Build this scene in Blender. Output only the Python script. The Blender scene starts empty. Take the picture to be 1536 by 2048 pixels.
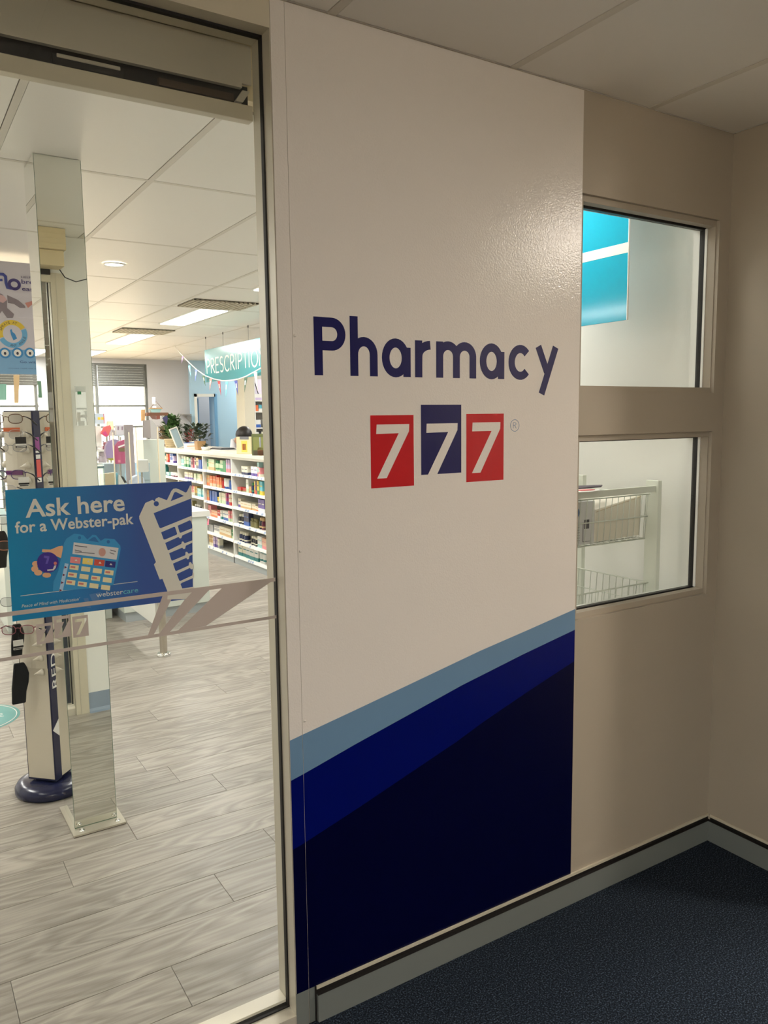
import bpy, bmesh, math, random
from mathutils import Vector, Matrix
random.seed(7)
R = random.Random(7)
COL = bpy.context.scene.collection
SC = bpy.context.scene
PI = math.pi

# ------------------------------------------------------------------ camera
YAW, PITCH, ROLL = 0.56195, 0.11922, -0.01202
CAM = Vector((-2.67682, -1.8429, 1.69495)); FPX = 1572.05
_f = Vector((math.sin(YAW)*math.cos(PITCH), math.cos(YAW)*math.cos(PITCH), -math.sin(PITCH)))
_r = Vector((math.cos(YAW), -math.sin(YAW), 0)); _u = _r.cross(_f)
_r2 = math.cos(ROLL)*_r + math.sin(ROLL)*_u; _u2 = -math.sin(ROLL)*_r + math.cos(ROLL)*_u
cd = bpy.data.cameras.new('camera'); cam = bpy.data.objects.new('camera', cd); COL.objects.link(cam)
cam.matrix_world = Matrix(((_r2.x, _u2.x, -_f.x, CAM.x), (_r2.y, _u2.y, -_f.y, CAM.y), (_r2.z, _u2.z, -_f.z, CAM.z), (0, 0, 0, 1)))
cd.sensor_fit = 'VERTICAL'; cd.sensor_height = 36; cd.sensor_width = 27; cd.lens = 36*FPX/2048
cd.clip_start = 0.02; cd.clip_end = 200
SC.camera = cam

# ------------------------------------------------------------------ view, world, sun, lamps
SC.view_settings.view_transform = 'Standard'; SC.view_settings.look = 'None'
SC.view_settings.gamma = 1; SC.view_settings.use_curve_mapping = False
SC.view_settings.exposure = 0.0
w = bpy.data.worlds.new('world'); SC.world = w; w.use_nodes = True
bg = w.node_tree.nodes['Background']; bg.inputs[0].default_value = (1, .95, .89, 1); bg.inputs[1].default_value = 5.0
sl = bpy.data.lights.new('sun', 'SUN'); sl.energy = 24; sl.color = (1, .78, .52); sl.angle = .02
sun = bpy.data.objects.new('sun', sl); COL.objects.link(sun)
sun.rotation_euler = Vector((-.10, -1, -.62)).to_track_quat('-Z', 'Y').to_euler()

def area(name, loc, sx, sy, power, color, d=(0, 0, -1)):
    l = bpy.data.lights.new(name, 'AREA'); l.shape = 'RECTANGLE'; l.size = sx; l.size_y = sy; l.energy = power; l.color = color
    o = bpy.data.objects.new(name, l); COL.objects.link(o); o.location = loc
    o.rotation_euler = Vector(d).to_track_quat('-Z', 'Y').to_euler(); return o
# ceiling lamps of the vestibule (their light; the fittings are built further down)
VEST = [(-3.1, -3.4, 44), (1.5, -1.3, 80)]  # second one is an unseen lobby panel added to brighten the carpet
SHOP_ROWS = [(-3.66, .3), (-3.66, 2.7), (-3.66, 5.15), (-3.66, 7.5), (-3.66, 9.9), (-.50, .30), (-.06, 2.7), (-.06, 5.15), (-.06, 7.5), (-.06, 9.9), (3.3, 5.15), (3.3, 7.6), (3.3, 9.9), (1.6, .42)]  # hidden front and right-hand panels added to brighten dim areas
for lx, ly in SHOP_ROWS:
    area('shop_light', (lx, ly+.64, 2.672), .25, 1.2, 46 if lx > 3 else (9 if ly == .30 else 38), (1, .985, .965))
area('added_doorway_fill', (2.9, 12.2, 2.66), .6, .6, 14, (1, .98, .95))  # fill light added so the open doorway does not go black

# ------------------------------------------------------------------ materials
def lin(c):
    return tuple(((v/255)/12.92 if v/255 <= .04045 else ((v/255+.055)/1.055)**2.4) for v in c[:3]) + (1,)
MATS = {}
def mat(name, c, rough=.5, metal=0, spec=.5, bump=0, bscale=200, emit=0, coat=0):
    if name in MATS: return MATS[name]
    m = bpy.data.materials.new(name); m.use_nodes = True; n = m.node_tree.nodes; b = n['Principled BSDF']
    b.inputs['Base Color'].default_value = lin(c); b.inputs['Roughness'].default_value = rough
    b.inputs['Metallic'].default_value = metal; b.inputs['Specular IOR Level'].default_value = spec
    b.inputs['Coat Weight'].default_value = coat
    if emit:
        b.inputs['Emission Color'].default_value = lin(c); b.inputs['Emission Strength'].default_value = emit
    if bump:
        t = n.new('ShaderNodeTexNoise'); t.inputs['Scale'].default_value = bscale; t.inputs['Detail'].default_value = 3
        g = n.new('ShaderNodeNewGeometry'); m.node_tree.links.new(g.outputs['Position'], t.inputs['Vector'])
        p = n.new('ShaderNodeBump'); p.inputs['Strength'].default_value = bump; p.inputs['Distance'].default_value = .002
        m.node_tree.links.new(t.outputs['Fac'], p.inputs['Height']); m.node_tree.links.new(p.outputs[0], b.inputs['Normal'])
    MATS[name] = m; return m
def nodes(m): return m.node_tree.nodes, m.node_tree.links, m.node_tree.nodes['Principled BSDF']
def ramp(n, stops):
    r = n.new('ShaderNodeValToRGB'); e = r.color_ramp.elements
    e[0].position = stops[0][0]; e[0].color = lin(stops[0][1]); e[1].position = stops[-1][0]; e[1].color = lin(stops[-1][1])
    for p, c in stops[1:-1]:
        x = e.new(p); x.color = lin(c)
    return r
def glassmat(name, tint, refl=1.45, rough=0.0, base=.0):
    m = bpy.data.materials.new(name); m.use_nodes = True; n = m.node_tree.nodes; l = m.node_tree.links; n.clear()
    o = n.new('ShaderNodeOutputMaterial'); mx = n.new('ShaderNodeMixShader'); t = n.new('ShaderNodeBsdfTransparent'); g = n.new('ShaderNodeBsdfGlossy')
    t.inputs[0].default_value = tint; g.inputs['Roughness'].default_value = rough
    # Schlick reflectance from |N.I|, the same on both faces of the sheet
    ge = n.new('ShaderNodeNewGeometry'); dt = n.new('ShaderNodeVectorMath'); dt.operation = 'DOT_PRODUCT'
    l.new(ge.outputs['Normal'], dt.inputs[0]); l.new(ge.outputs['Incoming'], dt.inputs[1])
    def mth(op, a, b=None, v=None):
        q = n.new('ShaderNodeMath'); q.operation = op; l.new(a, q.inputs[0])
        if b is not None: l.new(b, q.inputs[1])
        if v is not None: q.inputs[1].default_value = v
        return q.outputs[0]
    c = mth('ABSOLUTE', dt.outputs['Value']); k = n.new('ShaderNodeMath'); k.operation = 'SUBTRACT'; k.inputs[0].default_value = 1; l.new(c, k.inputs[1])
    p5 = mth('POWER', k.outputs[0], v=5); f0 = ((refl-1)/(refl+1))**2
    sc_ = mth('MULTIPLY', p5, v=1-f0); fr = mth('ADD', sc_, v=f0+base); l.new(fr, mx.inputs[0])
    l.new(t.outputs[0], mx.inputs[1]); l.new(g.outputs[0], mx.inputs[2]); l.new(mx.outputs[0], o.inputs[0]); MATS[name] = m; return m

M_WALL = mat('greige_paint', (166, 156, 140), .6, bump=.25, bscale=500)
M_WHITEWALL = mat('white_wall_paint', (232, 232, 226), .55, bump=.1, bscale=400)
M_GREYWALL = mat('grey_wall_paint', (196, 196, 200), .6)
M_BLUEWALL = mat('pale_blue_wall_paint', (182, 216, 238), .6)
M_BLUETRIM = mat('mid_blue_gloss_paint', (120, 172, 214), .4)
M_ALU = mat('champagne_aluminium', (196, 190, 174), .4, .2)
M_ALUW = mat('cream_frame_paint', (205, 197, 176), .4, .1)
M_RUBBER = mat('black_rubber', (22, 18, 16), .6)
M_DARK = mat('dark_recess', (38, 36, 34), .7)
M_CEIL = mat('ceiling_tile_vinyl', (240, 236, 228), .42, spec=.4, bump=.05, bscale=900)
M_TBAR = mat('ceiling_bar', (222, 216, 204), .5)
M_SEAM = mat('ceiling_shadow_seam', (58, 52, 46), .8)
M_GREYBASE = mat('grey_skirting_paint', (112, 117, 114), .5)
M_BLUEBASE = mat('blue_grey_skirting_vinyl', (142, 156, 172), .45)
M_VINYL = mat('white_wall_vinyl', (224, 218, 211), .17, spec=.34, bump=.34, bscale=190)
M_VLB = mat('light_blue_print', (104, 136, 166), .28, spec=.3, bump=.12, bscale=330)
M_VB = mat('royal_blue_print', (0, 10, 92), .28, spec=.22, bump=.12, bscale=330)
M_VN = mat('navy_print', (0, 1, 40), .28, spec=.22, bump=.12, bscale=330)
M_LETTER = mat('ink_blue_print', (30, 30, 84), .28, spec=.22, bump=.12, bscale=330)
M_RED = mat('red_print', (186, 28, 36), .28, spec=.22, bump=.12, bscale=330)
M_RING = mat('steel_blue_print', (110, 135, 165), .3)
M_MIRROR = mat('mirror', (238, 240, 234), .004, 1.0)
M_MIRREDGE = mat('green_glass_edge', (110, 130, 112), .15)
M_STEEL = mat('brushed_stainless', (200, 194, 182), .22, 1.0)
M_CHROME = mat('chrome', (225, 225, 222), .08, 1.0)
M_WHITE = mat('white_laminate', (236, 236, 230), .35)
M_WHITE2 = mat('pale_green_white_laminate', (214, 222, 212), .35)
M_KICK = mat('silver_grey_kickboard', (168, 176, 178), .35)
M_SHELF = mat('white_shelf', (238, 237, 230), .4)
M_NAVY = mat('navy_plastic', (30, 34, 66), .22)
M_BEIGE = mat('pearl_plastic', (222, 214, 196), .35)
M_FROST = mat('frosted_sticker', (186, 174, 166), .45)
M_CREAM = mat('cream_plastic', (214, 198, 160), .45)
M_GLASS = glassmat('clear_glass', (.975, .98, .968, 1), 1.42)
M_ACR = glassmat('acrylic', (.94, .95, .95, 1), 1.45, 0, .03)
M_LENS = glassmat('lens', (.93, .93, .94, 1), 1.5, 0, .04)
M_CAB = glassmat('cabinet_glass', (.80, .88, .90, 1), 1.5, 0, .05)
M_LIGHT = mat('lamp_diffuser', (255, 250, 238), .5, emit=5)
M_BLACK = mat('black_plastic', (20, 20, 20), .4)
M_FABRIC = mat('black_pouch_cloth', (24, 24, 24), .9, bump=.4, bscale=700)
M_PAPER = mat('white_paper', (240, 238, 232), .6)
M_TEALSIGN = mat('teal_sign', (52, 140, 146), .22, spec=.6)
M_SIGNTXT = mat('cream_sign_letter', (240, 240, 220), .5)
M_CYAN = mat('cyan_acrylic', (30, 166, 196), .10, spec=.3)

def wood(name, a, b, c, sx, sy):
    m = mat(name, a, .38, spec=.45); n, l, bs = nodes(m)
    g = n.new('ShaderNodeNewGeometry'); oi = n.new('ShaderNodeObjectInfo'); mp = n.new('ShaderNodeMapping'); mp.inputs['Scale'].default_value = (sx, sy, 1)
    ad = n.new('ShaderNodeVectorMath'); ad.operation = 'ADD'; cm = n.new('ShaderNodeCombineXYZ'); mu = n.new('ShaderNodeMath'); mu.operation = 'MULTIPLY'; mu.inputs[1].default_value = 37
    l.new(oi.outputs['Random'], mu.inputs[0]); l.new(mu.outputs[0], cm.inputs[2]); l.new(mu.outputs[0], cm.inputs[0])
    l.new(g.outputs['Position'], mp.inputs[0]); l.new(mp.outputs[0], ad.inputs[0]); l.new(cm.outputs[0], ad.inputs[1])
    t = n.new('ShaderNodeTexNoise'); t.inputs['Scale'].default_value = 1.6; t.inputs['Detail'].default_value = 2; t.inputs['Distortion'].default_value = .5
    l.new(ad.outputs[0], t.inputs['Vector'])
    ml = n.new('ShaderNodeMath'); ml.operation = 'MULTIPLY'; ml.inputs[1].default_value = 9; l.new(t.outputs['Fac'], ml.inputs[0])
    fr = n.new('ShaderNodeMath'); fr.operation = 'PINGPONG'; fr.inputs[1].default_value = .5; l.new(ml.outputs[0], fr.inputs[0])
    t2 = n.new('ShaderNodeTexNoise'); t2.inputs['Scale'].default_value = 3.2; t2.inputs['Detail'].default_value = 10; t2.inputs['Roughness'].default_value = .66
    mp2 = n.new('ShaderNodeMapping'); mp2.inputs['Scale'].default_value = (1, 5, 1); l.new(ad.outputs[0], mp2.inputs[0]); l.new(mp2.outputs[0], t2.inputs['Vector'])
    mx = n.new('ShaderNodeMath'); mx.operation = 'MULTIPLY_ADD'; mx.inputs[1].default_value = .42; l.new(fr.outputs[0], mx.inputs[0])
    s2 = n.new('ShaderNodeMath'); s2.operation = 'MULTIPLY'; s2.inputs[1].default_value = .62; l.new(t2.outputs['Fac'], s2.inputs[0]); l.new(s2.outputs[0], mx.inputs[2])
    r = ramp(n, [(.26, c), (.40, a), (.54, b), (.66, b)]); l.new(mx.outputs[0], r.inputs[0])
    hs = n.new('ShaderNodeHueSaturation'); mr = n.new('ShaderNodeMapRange'); mr.inputs['To Min'].default_value = .88; mr.inputs['To Max'].default_value = 1.08
    l.new(oi.outputs['Random'], mr.inputs[0]); l.new(mr.outputs[0], hs.inputs['Value']); l.new(r.outputs[0], hs.inputs['Color']); l.new(hs.outputs[0], bs.inputs['Base Color'])
    bp = n.new('ShaderNodeBump'); bp.inputs['Strength'].default_value = .15; bp.inputs['Distance'].default_value = .001
    l.new(t2.outputs['Fac'], bp.inputs['Height']); l.new(bp.outputs[0], bs.inputs['Normal'])
    return m
M_PLANK = wood('grey_oak_vinyl', (161, 154, 144), (180, 173, 162), (142, 135, 125), .8, 4.6)

m = mat('dark_blue_carpet', (30, 38, 48), .95, spec=.15); n, l, bs = nodes(m); M_CARPET = m
g = n.new('ShaderNodeNewGeometry'); t = n.new('ShaderNodeTexNoise'); t.inputs['Scale'].default_value = 210; t.inputs['Detail'].default_value = 4; l.new(g.outputs['Position'], t.inputs['Vector'])
r = ramp(n, [(.36, (10, 14, 20)), (.53, (30, 38, 49)), (.68, (76, 89, 104))]); l.new(t.outputs['Fac'], r.inputs[0]); l.new(r.outputs[0], bs.inputs['Base Color'])
b = n.new('ShaderNodeBump'); b.inputs['Distance'].default_value = .004; b.inputs['Strength'].default_value = .8; l.new(t.outputs['Fac'], b.inputs['Height']); l.new(b.outputs[0], bs.inputs['Normal'])

m = mat('blue_gradient_print', (40, 80, 140), .3); n, l, bs = nodes(m); M_GRAD = m
g = n.new('ShaderNodeNewGeometry'); sp = n.new('ShaderNodeSeparateXYZ'); mr = n.new('ShaderNodeMapRange'); mr.inputs[1].default_value = -2.47; mr.inputs[2].default_value = -2.05
r = ramp(n, [(0, (22, 132, 178)), (.35, (46, 116, 172)), (.7, (62, 88, 152)), (1, (64, 86, 150))])
l.new(g.outputs['Position'], sp.inputs[0]); l.new(sp.outputs[0], mr.inputs[0]); l.new(mr.outputs[0], r.inputs[0]); l.new(r.outputs[0], bs.inputs['Base Color'])

m = mat('roller_shutter_slats', (112, 116, 114), .5); M_SHUT = m
m = mat('perforated_grille', (196, 186, 164), .6); M_GRILLE = m
m = mat('speckled_leaf', (58, 96, 44), .5); M_LEAF = m
M_LEAFD = mat('dark_leaf', (34, 52, 30), .5)
M_WOODBR = mat('brown_wood', (110, 72, 50), .6, bump=.3, bscale=60)
M_WOODTAN = mat('tan_wood', (186, 146, 98), .6)

# ------------------------------------------------------------------ mesh helpers
class MB:
    def __init__(s): s.bm = bmesh.new(); s.mats = []
    def mi(s, m):
        if m not in s.mats: s.mats.append(m)
        return s.mats.index(m)
    def box(s, x0, x1, y0, y1, z0, z1, m=None, T=None):
        vs = [s.bm.verts.new(v) for v in ((x0, y0, z0), (x1, y0, z0), (x1, y1, z0), (x0, y1, z0), (x0, y0, z1), (x1, y0, z1), (x1, y1, z1), (x0, y1, z1))]
        if T is not None:
            for v in vs: v.co = T @ v.co
        i = s.mi(m) if m else 0
        fs = []
        for q in ((0, 3, 2, 1), (4, 5, 6, 7), (0, 1, 5, 4), (1, 2, 6, 5), (2, 3, 7, 6), (3, 0, 4, 7)):
            f = s.bm.faces.new([vs[k] for k in q]); f.material_index = i; fs.append(f)
        return fs
    def prism(s, pts, f0, f1, m=None):
        """pts: 2D outline; f0/f1 map (a,b)->Vector for the two caps"""
        i = s.mi(m) if m else 0
        a = [s.bm.verts.new(f0(*p)) for p in pts]; b = [s.bm.verts.new(f1(*p)) for p in pts]; k = len(pts)
        for q in [list(reversed(a)), b] + [[a[j], a[(j+1) % k], b[(j+1) % k], b[j]] for j in range(k)]:
            f = s.bm.faces.new(q); f.material_index = i
    def lathe(s, prof, c=(0, 0, 0), n=20, m=None, T=None, smooth=True, sy=1):
        i = s.mi(m) if m else 0; rings = []
        for r_, z in prof:
            if r_ < 1e-6: rings.append([s.bm.verts.new((c[0], c[1], c[2]+z))])
            else: rings.append([s.bm.verts.new((c[0]+r_*math.cos(2*PI*k/n), c[1]+sy*r_*math.sin(2*PI*k/n), c[2]+z)) for k in range(n)])
        if T is not None:
            for rg in rings:
                for v in rg: v.co = T @ v.co
        for a, b in zip(rings, rings[1:]):
            for k in range(n):
                if len(a) == 1 and len(b) == 1: continue
                if len(a) == 1: q = [a[0], b[(k+1) % n], b[k]]
                elif len(b) == 1: q = [a[k], a[(k+1) % n], b[0]]
                else: q = [a[k], a[(k+1) % n], b[(k+1) % n], b[k]]
                f = s.bm.faces.new(q); f.material_index = i; f.smooth = smooth
    def tube(s, pts, r, n=6, m=None, closed=False, smooth=True):
        i = s.mi(m) if m else 0; P = [Vector(p) for p in pts]; rings = []; k = len(P)
        for j, p in enumerate(P):
            a = P[(j-1) % k] if (closed or j > 0) else p; b = P[(j+1) % k] if (closed or j < k-1) else p
            d = (b-a).normalized(); ref = Vector((0, 0, 1)) if abs(d.z) < .9 else Vector((1, 0, 0))
            u = d.cross(ref).normalized(); v = d.cross(u).normalized(); rr = r[j] if isinstance(r, (list, tuple)) else r
            rings.append([s.bm.verts.new(p+rr*(math.cos(2*PI*q/n)*u+math.sin(2*PI*q/n)*v)) for q in range(n)])
        pr = list(zip(rings, rings[1:])) + ([(rings[-1], rings[0])] if closed else [])
        for a, b in pr:
            for q in range(n):
                f = s.bm.faces.new([a[q], a[(q+1) % n], b[(q+1) % n], b[q]]); f.material_index = i; f.smooth = smooth
        if not closed:
            for rg in (rings[0], rings[-1]):
                f = s.bm.faces.new(rg); f.material_index = i
    def quad(s, *p, m=None):
        f = s.bm.faces.new([s.bm.verts.new(q) for q in p]); f.material_index = s.mi(m) if m else 0; return f
    def build(s, name, m=None, parent=None, bevel=0, kind=None, label=None):
        bmesh.ops.recalc_face_normals(s.bm, faces=s.bm.faces)
        me = bpy.data.meshes.new(name); s.bm.to_mesh(me); s.bm.free()
        for q in (s.mats if s.mats else [m]): me.materials.append(q)
        return link(name, me, parent, bevel, kind, label)
def link(name, me, parent=None, bevel=0, kind=None, label=None):
    o = bpy.data.objects.new(name, me); COL.objects.link(o)
    if parent is not None:
        o.parent = parent; o.matrix_parent_inverse = parent_inv(parent)
    if bevel:
        b = o.modifiers.new('bevel', 'BEVEL'); b.width = bevel; b.segments = 2; b.limit_method = 'ANGLE'
    if kind: o['kind'] = kind
    if label: o['label'] = label
    return o
def wm(o):
    b = o.matrix_basis if not (o.type == 'EMPTY') else Matrix.LocRotScale(o.location, o.rotation_euler, o.scale)
    return wm(o.parent) @ o.matrix_parent_inverse @ b if o.parent else b
def parent_inv(p): return wm(p).inverted()
def thing(name, label, cat, loc=(0, 0, 0), rz=0, group=None):
    o = bpy.data.objects.new(name, None); COL.objects.link(o); o.location = loc; o.rotation_euler = (0, 0, rz); o.empty_display_size = .05
    o['label'] = label; o['category'] = cat
    if group: o['group'] = group
    return o
def tag(o, label, cat, group=None):
    o['label'] = label; o['category'] = cat
    if group: o['group'] = group
    return o
def struct(o): o['kind'] = 'structure'; return o
def dup(root, loc=None, rz=None, label=None, group=None):
    c = root.copy(); COL.objects.link(c)
    if loc is not None: c.location = loc
    if rz is not None: c.rotation_euler = (0, 0, rz)
    if label: c['label'] = label
    if group: c['group'] = group
    for ch in list(root.children):
        d = ch.copy(); COL.objects.link(d); d.parent = c
        for g in list(ch.children):
            e = g.copy(); COL.objects.link(e); e.parent = d
    return c
# point where the photograph's sight line through pixel (u,v) meets a real plane
def at(u, v, ax, val):
    d = _r2*((u-768)/FPX) + _u2*((1024-v)/FPX) + _f; i = 'xyz'.index(ax); return CAM + d*((val-CAM[i])/d[i])
# curve-made flat shapes (outline with holes), mapped on a plane
def flat(polys, th, mp, name, m, parent=None, label=None):
    cu = bpy.data.curves.new(name, 'CURVE'); cu.dimensions = '2D'; cu.fill_mode = 'BOTH'; cu.extrude = th/2
    for p in polys:
        s = cu.splines.new('POLY'); s.points.add(len(p)-1); s.use_cyclic_u = True
        for q, (x, y) in zip(s.points, p): q.co = (x, y, 0, 1)
    return curve_mesh(cu, mp, name, m, parent, label, th)
def curve_mesh(cu, mp, name, m, parent, label, th):
    o = bpy.data.objects.new('tmp', cu); COL.objects.link(o)
    dg = bpy.context.evaluated_depsgraph_get(); me = bpy.data.meshes.new_from_object(o.evaluated_get(dg))
    bpy.data.objects.remove(o); me.name = name; me.materials.clear(); me.materials.append(m)
    for v in me.vertices: v.co = mp(v.co.x, v.co.y, v.co.z+th/2)
    return link(name, me, parent, label=label)
def text(body, mp, name, m, parent=None, x0=0, x1=1, y0=0, h=None, th=.0006, shear=0, off=0, label=None, space=1.0):
    """bundled font, fitted to x0..x1, baseline y0, cap height h"""
    cu = bpy.data.curves.new(name, 'FONT'); cu.body = body; cu.extrude = th/2; cu.shear = shear; cu.size = 1; cu.offset = off; cu.space_character = space; cu.resolution_u = 3
    o = bpy.data.objects.new('tmp', cu); COL.objects.link(o)
    dg = bpy.context.evaluated_depsgraph_get(); me = bpy.data.meshes.new_from_object(o.evaluated_get(dg)); bpy.data.objects.remove(o)
    if not me.vertices: return None
    a = min(v.co.x for v in me.vertices); b = max(v.co.x for v in me.vertices)
    sx = (x1-x0)/(b-a); sy = h/.73 if h else sx
    me.name = name; me.materials.clear(); me.materials.append(m)
    for v in me.vertices: v.co = mp(x0+(v.co.x-a)*sx, y0+v.co.y*sy, v.co.z+th/2)
    return link(name, me, parent, label=label)
# stroke lettering: thick ribbons
def ribbon(mb, pts, wd, mp, z0, z1, closed=False, m=None):
    P = []
    for p in pts:
        p = Vector((p[0], p[1]))
        if not P or (p-P[-1]).length > wd*.02: P.append(p)
    k = len(P); L = []; Rr = []
    for j, p in enumerate(P):
        a = P[(j-1) % k] if (closed or j > 0) else None; b = P[(j+1) % k] if (closed or j < k-1) else None
        d1 = (p-a).normalized() if a is not None else None; d2 = (b-p).normalized() if b is not None else None
        if d1 is None: d1 = d2
        if d2 is None: d2 = d1
        n1 = Vector((-d1.y, d1.x)); n2 = Vector((-d2.y, d2.x)); nn = (n1+n2).normalized(); c = max(.45, nn.dot(n1))
        L.append(p+nn*(wd/2/c)); Rr.append(p-nn*(wd/2/c))
    idx = list(range(k-1)) + ([k-1] if closed else [])
    for j in idx:
        q = (j+1) % k
        mb.prism([tuple(L[j]), tuple(L[q]), tuple(Rr[q]), tuple(Rr[j])], lambda a, b: mp(a, b, z0), lambda a, b: mp(a, b, z1), m)
def arc(cx, cy, rx, ry, a0, a1, n=16):
    return [(cx+rx*math.cos(math.radians(a0+(a1-a0)*i/n)), cy+ry*math.sin(math.radians(a0+(a1-a0)*i/n))) for i in range(n+1)]
def wallmap(y0): return lambda x, z, d: Vector((x, y0-d, z))

# ================================================================== SETTING
H = 2.7
# vestibule floor, shop floor
mb = MB(); mb.box(-6, 4.5, -6.5, -.001, -.12, 0, M_CARPET); struct(mb.build('floor'))
mb = MB(); mb.box(-6, 6, -.001, 12.0, -.12, -.004, mat('plank_joint', (112, 105, 94), .8)); fl = struct(mb.build('floor'))
# vinyl planks, one object each (shared meshes per length)
mesh_cache = {}
def plank_mesh(L):
    key = round(L, 2)
    if key not in mesh_cache:
        b = MB(); W = .2035; g = .0007; e = .0012
        t = [(g, g), (L-g, g), (L-g, W-g), (g, W-g)]; ti = [(g+e, g+e), (L-g-e, g+e), (L-g-e, W-g-e), (g+e, W-g-e)]
        lo = [b.bm.verts.new((x, y, -.0038)) for x, y in t]; mi = [b.bm.verts.new((x, y, -.0008)) for x, y in t]; hi = [b.bm.verts.new((x, y, 0)) for x, y in ti]
        b.bm.faces.new(hi)
        for A, B in ((lo, mi), (mi, hi)):
            for k in range(4): b.bm.faces.new([A[k], A[(k+1) % 4], B[(k+1) % 4], B[k]])
        bmesh.ops.recalc_face_normals(b.bm, faces=b.bm.faces)
        me = bpy.data.meshes.new('plank'); b.bm.to_mesh(me); b.bm.free(); me.materials.append(M_PLANK); mesh_cache[key] = me
    return mesh_cache[key]
PW, PL = .2035, 1.215
fixed = {1: -2.043, 2: -2.476, 3: -1.754, 4: -1.467, 5: -2.215, 6: -1.93, 7: -1.467, 8: -1.62, 9: -1.72}
farmb = MB(); count = 0
for row in range(0, 57):
    y0 = .0395+PW*row
    if y0 > 11.35: break
    off = fixed.get(row, -2+R.random()*PL)
    k0 = math.floor((-3.2-off)/PL); x = off+k0*PL
    lim = -2.68+.62*(y0+1.84)+.6
    while x < min(lim, 2.6) or x < -1.0:
        if y0 < 7.0 and count < 285:
            o = link('plank', plank_mesh(PL), fl); o.location = (x, y0, 0); count += 1
        else:
            farmb.box(x+.001, x+PL-.001, y0+.001, y0+PW-.001, -.0038, 0)
        x += PL
farmb.box(-6, -3.2-PL, .03, 11.4, -.0038, 0)
o = farmb.build('plank_field', M_PLANK, fl, kind='stuff')

# ceilings
def ceiling(name, x0, x1, y0, y1, xs, ys, single=True):
    c = MB(); c.box(x0, x1, y0, y1, H+.012, H+.10, M_SEAM); c = struct(c.build(name))
    g = MB(); bw = .012
    for x in xs: g.box(x-.003, x+bw*2-.003, y0, y1, H, H+.006)
    for y in ys: g.box(x0, x1, y-.003, y+bw*2-.003, H+.0004, H+.0064)
    g.build('ceiling_bar', M_TBAR, c, kind='stuff')
    xx = [x0]+xs+[x1]; yy = [y0]+ys+[y1]; cache = {}
    for a, b in zip(xx, xx[1:]):
        for p, q in zip(yy, yy[1:]):
            cx0 = a if a == x0 else a+.0225; cy0 = p if p == y0 else p+.0225
            w_, h_ = b-.006-cx0, q-.006-cy0
            if w_ <= .03 or h_ <= .03: continue
            key = (round(w_, 3), round(h_, 3))
            if key not in cache:
                t = MB(); t.box(0, w_, 0, h_, 0, .010); me = bpy.data.meshes.new('ceiling_tile'); bmesh.ops.recalc_face_normals(t.bm, faces=t.bm.faces); t.bm.to_mesh(me); t.bm.free(); me.materials.append(M_CEIL); cache[key] = me
            o = link('ceiling_tile', cache[key], c); o.location = (cx0, cy0, H+.001)
    return c
ceiling('ceiling', -4.2, .0, -6.5, 0, [-4.063+.6*i for i in range(7)], [-5.6, -4.4, -3.2, -2.0, -.8])
ceiling('ceiling', .0, 4.5, -6.5, 0, [.6*i for i in range(1, 7)], [-5.6, -4.4, -3.2, -2.0, -.8])
ceiling('ceiling', -5.0, 5.0, .0, 11.6, [-4.66+.6*i for i in range(17)], [.4+1.2*i for i in range(10)])

# front wall with shopfront pane and two small windows
XR = -1.825
def wall(name, boxes, m, m_in=None):
    b = MB()
    for q in boxes:
        fs = b.box(*q, m)
        if m_in:
            i = b.mi(m_in)
            for f in fs:
                if f.calc_center_median().y > max(q[2], q[3])-1e-5: f.material_index = i
    return struct(b.build(name))
T = .104
wall('wall_front', [(XR, -.763, 0, T, 0, H), (-.763, -.062, 0, T, 2.392, H), (-.763, -.062, 0, T, 1.630, 1.772), (-.763, -.062, 0, T, 0, 1.010), (-.062, .0, 0, T, 0, H),
                    (-6, -4.1, 0, T, 0, H)], M_WALL, M_WHITEWALL)
wall('wall_right', [(0, .12, -.66, 0, 0, H)], M_WALL)
wall('wall_lobby', [(0.12, 4.5, .0, .12, 0, H), (4.5, 4.62, -6.5, .12, 0, H)], M_WALL)
wall('wall_rear', [(-6, 4.6, -6.6, -6.5, 0, H)], M_WALL)
wall('wall_lobby_rear', [(.36, 4.5, -2.45, -2.35, 0, H)], mat('cream_paint', (226, 214, 196), .6))
wall('wall_left', [(-4.3, -4.2, -2.3, 0, 0, H), (-4.3, -4.2, -6.5, -5.3, 0, H), (-4.3, -4.2, -5.3, -2.3, 2.4, H)], M_WALL)
o_ = MB()
for a_ in (-5.3, -4.33, -3.33, -2.36): o_.box(-4.28, -4.22, a_, a_+.06, 0, 2.4, M_ALU)
o_.box(-4.28, -4.22, -5.24, -2.36, 2.34, 2.4, M_ALU); o_.box(-4.28, -4.22, -5.24, -2.36, 0, .05, M_ALU)
dd = struct(o_.build('added_daylight_door'))  # unseen glazed opening added to let daylight into the vestibule
for a_ in (-5.24, -4.27, -3.27):
    o_ = MB(); o_.box(-4.255, -4.245, a_, a_+.91, .05, 2.34); o_.build('glass_pane', M_GLASS, dd)
o_ = MB(); o_.box(-30, -4.32, -30, -.2, -.14, -.02, mat('pale_pavement', (200, 190, 175), .8)); struct(o_.build('ground'))
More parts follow.
